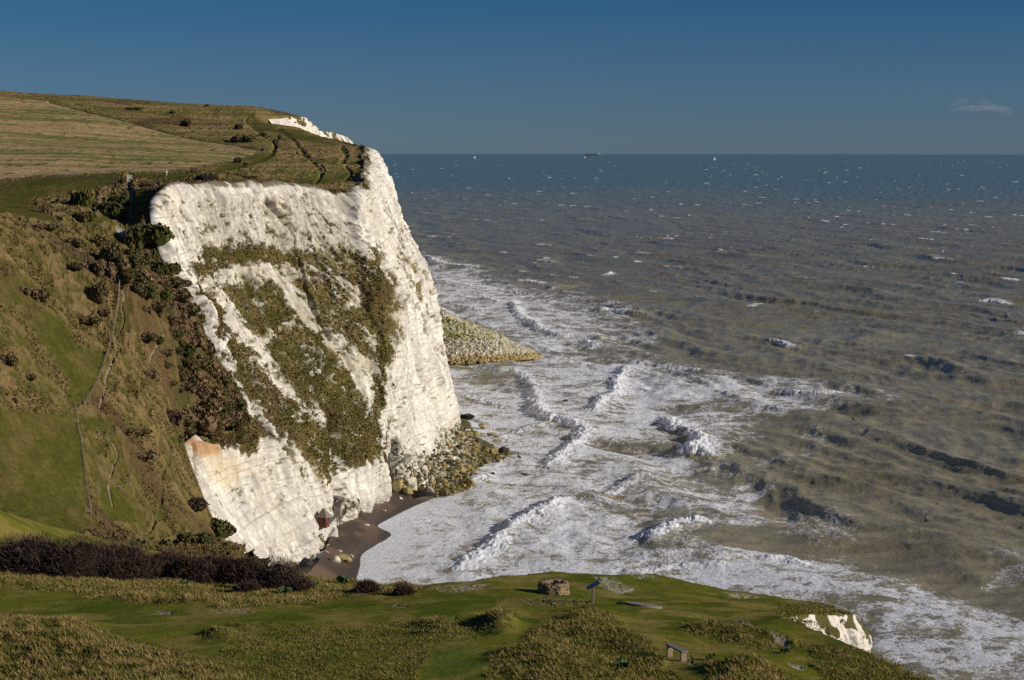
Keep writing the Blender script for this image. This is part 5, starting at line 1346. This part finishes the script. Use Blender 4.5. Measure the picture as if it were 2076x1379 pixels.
fence([(186,1042),(197,1058),(207,1066),(222,1076),(232,1084)], 7, 1.35, 'last tall posts of the fence rising behind the thorn bushes', thick=.055)

# ---- stiles and gates
def stile(px, py, label, w_=1.1):
    p = FH(px, py); e = empty('stile', tuple(p), R(10))
    for s in (-1, 1): mb = MB(); mb.box((s*w_/2, 0, .5), (.12, .12, 1.5), bev=.01); mb.build('post', M_post, e)
    mb = MB(); mb.box((0, 0, .42), (w_*1.1, .35, .07)); mb.build('step', M_post, e)
    mb = MB(); mb.box((0, 0, .95), (w_, .05, .10)); mb.box((0, 0, .68), (w_, .05, .10)); mb.build('rail', M_post, e)
    tag(e, label, 'stile')
stile(176, 820, 'wooden stile where the long fence meets the combe floor'); stile(152, 860, 'wooden stile in the fence at the top of the lawn'); stile(180, 1042, 'wooden stile at the near end of the lawn fence'); stile(205, 462, 'wooden stile at the foot of the steep gully fence')
def gate(px, py):
    p = FH(px, py); e = empty('gate', tuple(p), R(5))
    for s in (-1, 1): mb = MB(); mb.box((s*.62, 0, .6), (.14, .14, 1.6), bev=.01); mb.build('post', M_white, e)
    mb = MB()
    for k in range(4): mb.box((0, 0, .22+.32*k), (1.1, .05, .12))
    mb.box((0, .04, .7), (.10, .04, 1.1)); mb.build('bars', M_white, e)
    tag(e, 'white barred gate at the corner of the stubble field', 'gate')
gate(263, 364)

# ---- cliff hut, stair and ladder
def CL(px, py):
    d = (CPX-px)**2+(CPY-py)**2+(CB[..., 1] > 640)*1e4; i = np.unravel_index(np.argmin(d), d.shape); return CB[i].copy(), CN[i].copy()
def hut():
    p, n = CL(646, 1052); p = p+np.array([1.0, -1.2, -.9])
    e = empty('hut', tuple(p), R(-20)); e.scale = (.85, .85, .82)
    mb = MB(); mb.box((0, 0, .3), (2.7, 2.7, 3.4), bev=.02); mb.build('wall', M_brick, e)
    mb = MB(); a = 1.75; vs = [(-a, -a, 2.0), (a, -a, 2.0), (a, a, 2.0), (-a, a, 2.0), (-.35, 0, 4.6), (.1, 0, 4.6), (-a, -a, 1.88), (a, -a, 1.88), (a, a, 1.88), (-a, a, 1.88)]
    mb.add(vs, [(0, 1, 5, 4), (1, 2, 5), (2, 3, 4, 5), (3, 0, 4), (0, 6, 7, 1), (1, 7, 8, 2), (2, 8, 9, 3), (3, 9, 6, 0), (6, 9, 8, 7)]); mb.build('roof', M_roof, e)
    mb = MB(); mb.box((.5, -1.37, .75), (.8, .06, 1.7)); d = mb.build('door', M_black, e)
    mb = MB(); mb.box((1.37, .2, 1.1), (.05, .7, .6)); mb.build('window', M_black, e)
    tag(e, 'little red brick hut with a mossy hipped roof perched on the cliff ledge', 'hut')
    return p
hp = hut()
def stairs():
    pts = [(688,1000),(686,1012),(681,1028),(674,1046)]
    W = [CL(a, b) for a, b in pts]; W = np.array([w_+n_*1.1+np.array([.3, -.6, .3]) for w_, n_ in W]); ln = smooth_line(W, 14)
    e = empty('stairway', tuple(ln[0])); mb = MB()
    for i in range(len(ln)-1):
        c = (ln[i]+ln[i+1])/2-ln[0]; d = ln[i+1]-ln[i]; mb.box((c[0], c[1], c[2]-.35), (np.hypot(d[0], d[1])+.25, 1.7, .8), rz=math.atan2(d[1], d[0]))
    mb.build('steps', M_conc, e); mb = MB()
    for i in range(0, len(ln), 6): q = ln[i]-ln[0]; mb.bar((q[0]+.3, q[1]-.9, q[2]), (q[0]+.3, q[1]-.9, q[2]+1.1), .04)
    for i in range(len(ln)-1):
        q = ln[i]-ln[0]; w_ = ln[i+1]-ln[0]; mb.bar((q[0]+.3, q[1]-.9, q[2]+1.05), (w_[0]+.3, w_[1]-.9, w_[2]+1.05), .035)
    mb.build('handrail', M_rust, e); tag(e, 'grey concrete stairway coming down the cliff gully', 'stairs')
    top = ln[-1]
    foot = S(692, 1113, 1.6); e = empty('ladder', tuple(foot)); a = np.zeros(3); b = top+np.array([.2, -.4, .1])-foot
    for s in (-.33, .33): mb = MB(); mb.bar((a[0]+s, a[1], a[2]-.3), (b[0]+s, b[1], b[2]+.9), .10); mb.build('rail', M_rust, e)
    mb = MB()
    for k in range(26): t = (k+.5)/26; q = a*(1-t)+b*t; mb.bar((q[0]-.33, q[1], q[2]), (q[0]+.33, q[1], q[2]), .035, None, 5)
    mb.build('rungs', M_rust, e); tag(e, 'rusty iron ladder dropping from the stairway to the beach', 'ladder')
    e = empty('walkway', tuple(hp)); mb = MB(); h = np.array([1.4, -1.0, .1]); t_ = top-hp
    mid = (h+t_)/2; d = t_-h; mb.box(tuple(mid), (np.linalg.norm(d[:2])+.6, 1.0, .15), rz=math.atan2(d[1], d[0]), ry=-math.atan2(d[2], np.linalg.norm(d[:2]))); mb.build('deck', M_greywood, e)
    mb = MB()
    for s in np.linspace(0, 1, 6): q = h*(1-s)+t_*s; mb.bar((q[0], q[1]-.5, q[2]), (q[0], q[1]-.5, q[2]+1.0), .04)
    mb.bar((h[0], h[1]-.5, h[2]+1), (t_[0], t_[1]-.5, t_[2]+1), .04); mb.build('handrail', M_rust, e)
    tag(e, 'narrow plank walkway between the brick hut and the stair foot', 'walkway')
stairs()

# ---- walker
def skin_body(name, J, E, mat, parent):
    me = bpy.data.meshes.new(name); me.from_pydata([j[:3] for j in J], E, []); o = link_me(name, me, parent)
    m = o.modifiers.new('skin', 'SKIN'); o.modifiers.new('sub', 'SUBSURF').levels = 1
    for i, v in enumerate(me.skin_vertices[0].data): v.radius = (J[i][3], J[i][3]*J[i][4]); v.use_root = (i == 0)
    dg = bpy.context.evaluated_depsgraph_get(); m2 = bpy.data.meshes.new_from_object(o.evaluated_get(dg)); o.modifiers.clear(); o.data = m2; m2.materials.clear(); m2.materials.append(mat)
    m2.polygons.foreach_set('use_smooth', [True]*len(m2.polygons)); return o
def walker():
    p = FH(338, 357); skin = flat_mat('skin', (.45,.28,.20), .6, .05); pale = flat_mat('pale_clothes', (.70,.68,.64), .8, .08); gre = flat_mat('pale_trousers', (.50,.48,.45), .85, .08); hair = flat_mat('hair', (.12,.08,.05), .8)
    e = empty('person', tuple(p), R(200))
    J = [(0,0,.94,.13,.8),(0,0,1.15,.12,.8),(0,0,1.38,.15,.7),(0,0,1.50,.055,1),(0,.01,1.60,.085,1.1),(0,.01,1.70,.085,1.1),
         (.19,0,1.40,.06,1),(.24,-.04,1.14,.045,1),(.25,.06,.92,.035,1),(.25,.09,.84,.03,1),(-.19,0,1.40,.06,1),(-.24,.04,1.14,.045,1),(-.25,.14,.93,.035,1),(-.25,.17,.85,.03,1),
         (.09,0,.88,.09,1),(.10,.12,.50,.06,1),(.10,.22,.09,.045,1),(.10,.34,.04,.04,.8),(-.09,0,.88,.09,1),(-.10,-.06,.50,.06,1),(-.10,-.24,.12,.045,1),(-.10,-.16,.04,.04,.8)]
    E = [(0,1),(1,2),(2,3),(3,4),(4,5),(2,6),(6,7),(7,8),(8,9),(2,10),(10,11),(11,12),(12,13),(0,14),(14,15),(15,16),(16,17),(0,18),(18,19),(19,20),(20,21)]
    skin_body('body', J, E, skin, e)
    Jc = [(a[0], a[1], a[2], a[3]+.03, a[4]) for a in [J[0], J[1], J[2], J[6], J[7], J[8], J[10], J[11], J[12]]]
    skin_body('jacket', Jc, [(0,1),(1,2),(2,3),(3,4),(4,5),(2,6),(6,7),(7,8)], pale, e)
    Jt = [(a[0], a[1], a[2], a[3]+.025, a[4]) for a in [J[0], J[14], J[15], J[16], J[18], J[19], J[20]]]
    skin_body('trousers', Jt, [(0,1),(1,2),(2,3),(0,4),(4,5),(5,6)], gre, e)
    v, f = ICO2; vv = v*np.array([.105, .115, .10])+np.array([0, -.015, 1.71]); k = vv[:, 2] > 1.66
    mesh_arrays('hair', vv*np.array([1, 1, 1])+0, f, hair, e)
    tag(e, 'person in pale clothes walking along the clifftop path', 'person')
walker()

# ---- gulls
def gull(px, py, Y, label, flip=1):
    p = P(px, py, Y); e = empty('gull', tuple(p), R(15*flip)); gw = flat_mat('gull_white', (.80,.80,.79), .7, .05); gg = flat_mat('gull_grey', (.42,.43,.45), .7, .05)
    v, f = ICO2; b = v*np.array([.075, .23, .075]); b[:, 1] += 0; b[:, 0] *= 1-.5*np.clip(b[:, 1]*3, -.2, 1); b[:, 2] *= 1-.4*np.clip(b[:, 1]*3, -.2, 1)
    mesh_arrays('body', np.vstack([b, v*.055+np.array([0, -.23, .03])]), np.vstack([f, f+len(v)]), gw, e)
    mb = MB(); mb.bar((0, -.27, .03), (0, -.34, .02), .015, .004, 5); mb.build('beak', flat_mat('beak', (.5,.3,.05), .6), e)
    for s in (-1, 1):
        vs = []; 
        for x, z, c0, c1 in ((.04, .03, -.09, .10), (.25, .14, -.11, .08), (.45, .15, -.06, .09), (.68, .05, .04, .10)):
            for y in (c0, c1):
                for dz in (.012, -.012): vs.append((s*x, y, z+dz))
        fs = []
        for i in range(3):
            a = i*4; fs += [(a, a+4, a+6, a+2), (a+1, a+3, a+7, a+5), (a, a+1, a+5, a+4), (a+2, a+6, a+7, a+3)]
        fs.append((12, 13, 15, 14)); mb = MB(); mb.add(vs, fs); mb.build('wing', gg if s > 0 else gw, e)
    tag(e, label, 'gull')
gull(605, 165, 620, 'white gull gliding in the sky above the headland')
gull(761, 264, 1100, 'tiny distant gull in the sky just above the horizon', -1)

# ---- shipping on the horizon
def sea_z(Y, x=0): return -(Y*Y+x*x)/(2*RE)
M_hull = flat_mat('hull_blue_grey', (.10,.14,.17), .6, .1, .02); M_deckw = flat_mat('ship_white', (.62,.63,.62), .6, .08, .05); M_cargo = flat_mat('ship_cargo', (.16,.18,.20), .7, .3, .03)
def ship():
    Y = 21000; x = (1201-1038)/FPX*Y; z = sea_z(Y, x); Ls = 34/FPX*Y; e = empty('cargo_ship', (x, Y, z))
    h = Ls*.085; mb = MB(); prof = [(-.5, .22), (-.47, .5), (.36, .5), (.47, .25), (.5, 0)]
    pts = [(a*Ls, -b*Ls*.12) for a, b in prof]+[(a*Ls, b*Ls*.12) for a, b in prof[::-1][1:]]
    n = len(pts); vs = [(a*.96, b*.9, -3) for a, b in pts]+[(a, b, h+(.02*Ls if a > .4*Ls else 0)) for a, b in pts]
    mb.add(vs, [tuple(range(n, 2*n)), tuple(range(n))[::-1]]+[(i, (i+1) % n, n+(i+1) % n, n+i) for i in range(n)]); mb.build('hull', M_hull, e)
    mb = MB(); mb.box((.40*Ls, 0, h+.045*Ls), (.055*Ls, .10*Ls, .10*Ls)); mb.box((.34*Ls, 0, h+.035*Ls), (.10*Ls, .09*Ls, .06*Ls)); mb.build('bridge', M_deckw, e)
    mb = MB(); mb.box((-.10*Ls, 0, h+.022*Ls), (.62*Ls, .095*Ls, .045*Ls)); mb.box((-.22*Ls, 0, h+.05*Ls), (.07*Ls, .05*Ls, .02*Ls)); mb.build('deckhouse', M_cargo, e)
    mb = MB(); mb.bar((.37*Ls, 0, h+.06*Ls), (.37*Ls, 0, h+.12*Ls), 1.8, 1.4, 8); mb.build('funnel', M_deckw, e)
    tag(e, 'large grey ferry on the horizon with a white bridge at its right end', 'ship')
ship()
def sailboat(px, Y, hpx, label):
    x = (px-1038)/FPX*Y; z = sea_z(Y, x); hh = hpx/FPX*Y; e = empty('sailboat', (x, Y, z), R(25))
    pts = [(-.5, .0), (-.45, .12), (.2, .14), (.55, 0), (.2, -.14), (-.45, -.12)]; n = len(pts); mb = MB(); Lb = hh*.85
    vs = [(a*Lb*.8, b*Lb*.6, -.6) for a, b in pts]+[(a*Lb, b*Lb, hh*.09) for a, b in pts]
    mb.add(vs, [tuple(range(n, 2*n)), tuple(range(n))[::-1]]+[(i, (i+1) % n, n+(i+1) % n, n+i) for i in range(n)]); mb.build('hull', M_hull, e)
    mb = MB(); mb.bar((0, 0, 0), (0, 0, hh), hh*.012, hh*.006, 6); mb.build('mast', M_greywood, e)
    mb = MB(); t = hh*.006; mb.add([(-.02*Lb, -t, .12*hh), (-.48*Lb, -t+.05*Lb, .12*hh), (-.02*Lb, -t, .97*hh), (-.02*Lb, t, .12*hh), (-.48*Lb, t+.05*Lb, .12*hh), (-.02*Lb, t, .97*hh)], [(0, 2, 1), (3, 4, 5), (0, 1, 4, 3), (1, 2, 5, 4), (2, 0, 3, 5)])
    mb.add([(.04*Lb, -t, .12*hh), (.45*Lb, -t, .10*hh), (.03*Lb, -t, .85*hh), (.04*Lb, t, .12*hh), (.45*Lb, t, .10*hh), (.03*Lb, t, .85*hh)], [(0, 1, 2), (3, 5, 4), (0, 3, 4, 1), (1, 4, 5, 2), (2, 5, 3, 0)]); mb.build('sail', M_deckw, e)
    tag(e, label, 'sailboat')
sailboat(963, 15000, 6, 'tiny white sail on the horizon, left of the ferry'); sailboat(1185, 16000, 4, 'speck of a sailboat just left of the ferry bow'); sailboat(1447, 13000, 7, 'white sail on the horizon right of the ferry')

# ---- the one small cloud
def cloud():
    m = bpy.data.materials.new('cloud_vapour'); m.use_nodes = True; nt = m.node_tree
    for n in list(nt.nodes):
        if n.type != 'OUTPUT_MATERIAL': nt.nodes.remove(n)
    pv = nt.nodes.new('ShaderNodeVolumePrincipled'); pv.inputs['Color'].default_value = (.95,.93,.92,1); pv.inputs['Density'].default_value = .0011; pv.inputs['Anisotropy'].default_value = .0
    nt.links.new(pv.outputs[0], nt.nodes['Material Output'].inputs['Volume'])
    Y = 14000; k = Y/FPX; base = P(1985, 214, Y); Vs = []; Fs = []; off = 0
    v, f = ICO3
    for dx, dy, rx, rz in [(-52,3,13,11),(-33,-8,14,10),(-42,6,22,9),(10,-4,14,9),(-5,12,26,8),(16,2,22,9),(42,8,22,9),(56,12,15,9),(0,6,60,7)]:
        dd = .85+.35*fbm(v[:, 0]*2+dx, v[:, 2]*2+v[:, 1], 3, 871)
        vv = v*np.array([rx, rx*.8, rz])*k*dd[:, None]+np.array([dx*k, 0, -dy*k]); Vs.append(vv); Fs.append(f+off); off += len(v)
    o = mesh_arrays('cloud', np.vstack(Vs), np.vstack(Fs), m); o.location = tuple(base)
    tag(o, 'single small faint cloud low in the right of the sky', 'cloud')
cloud()
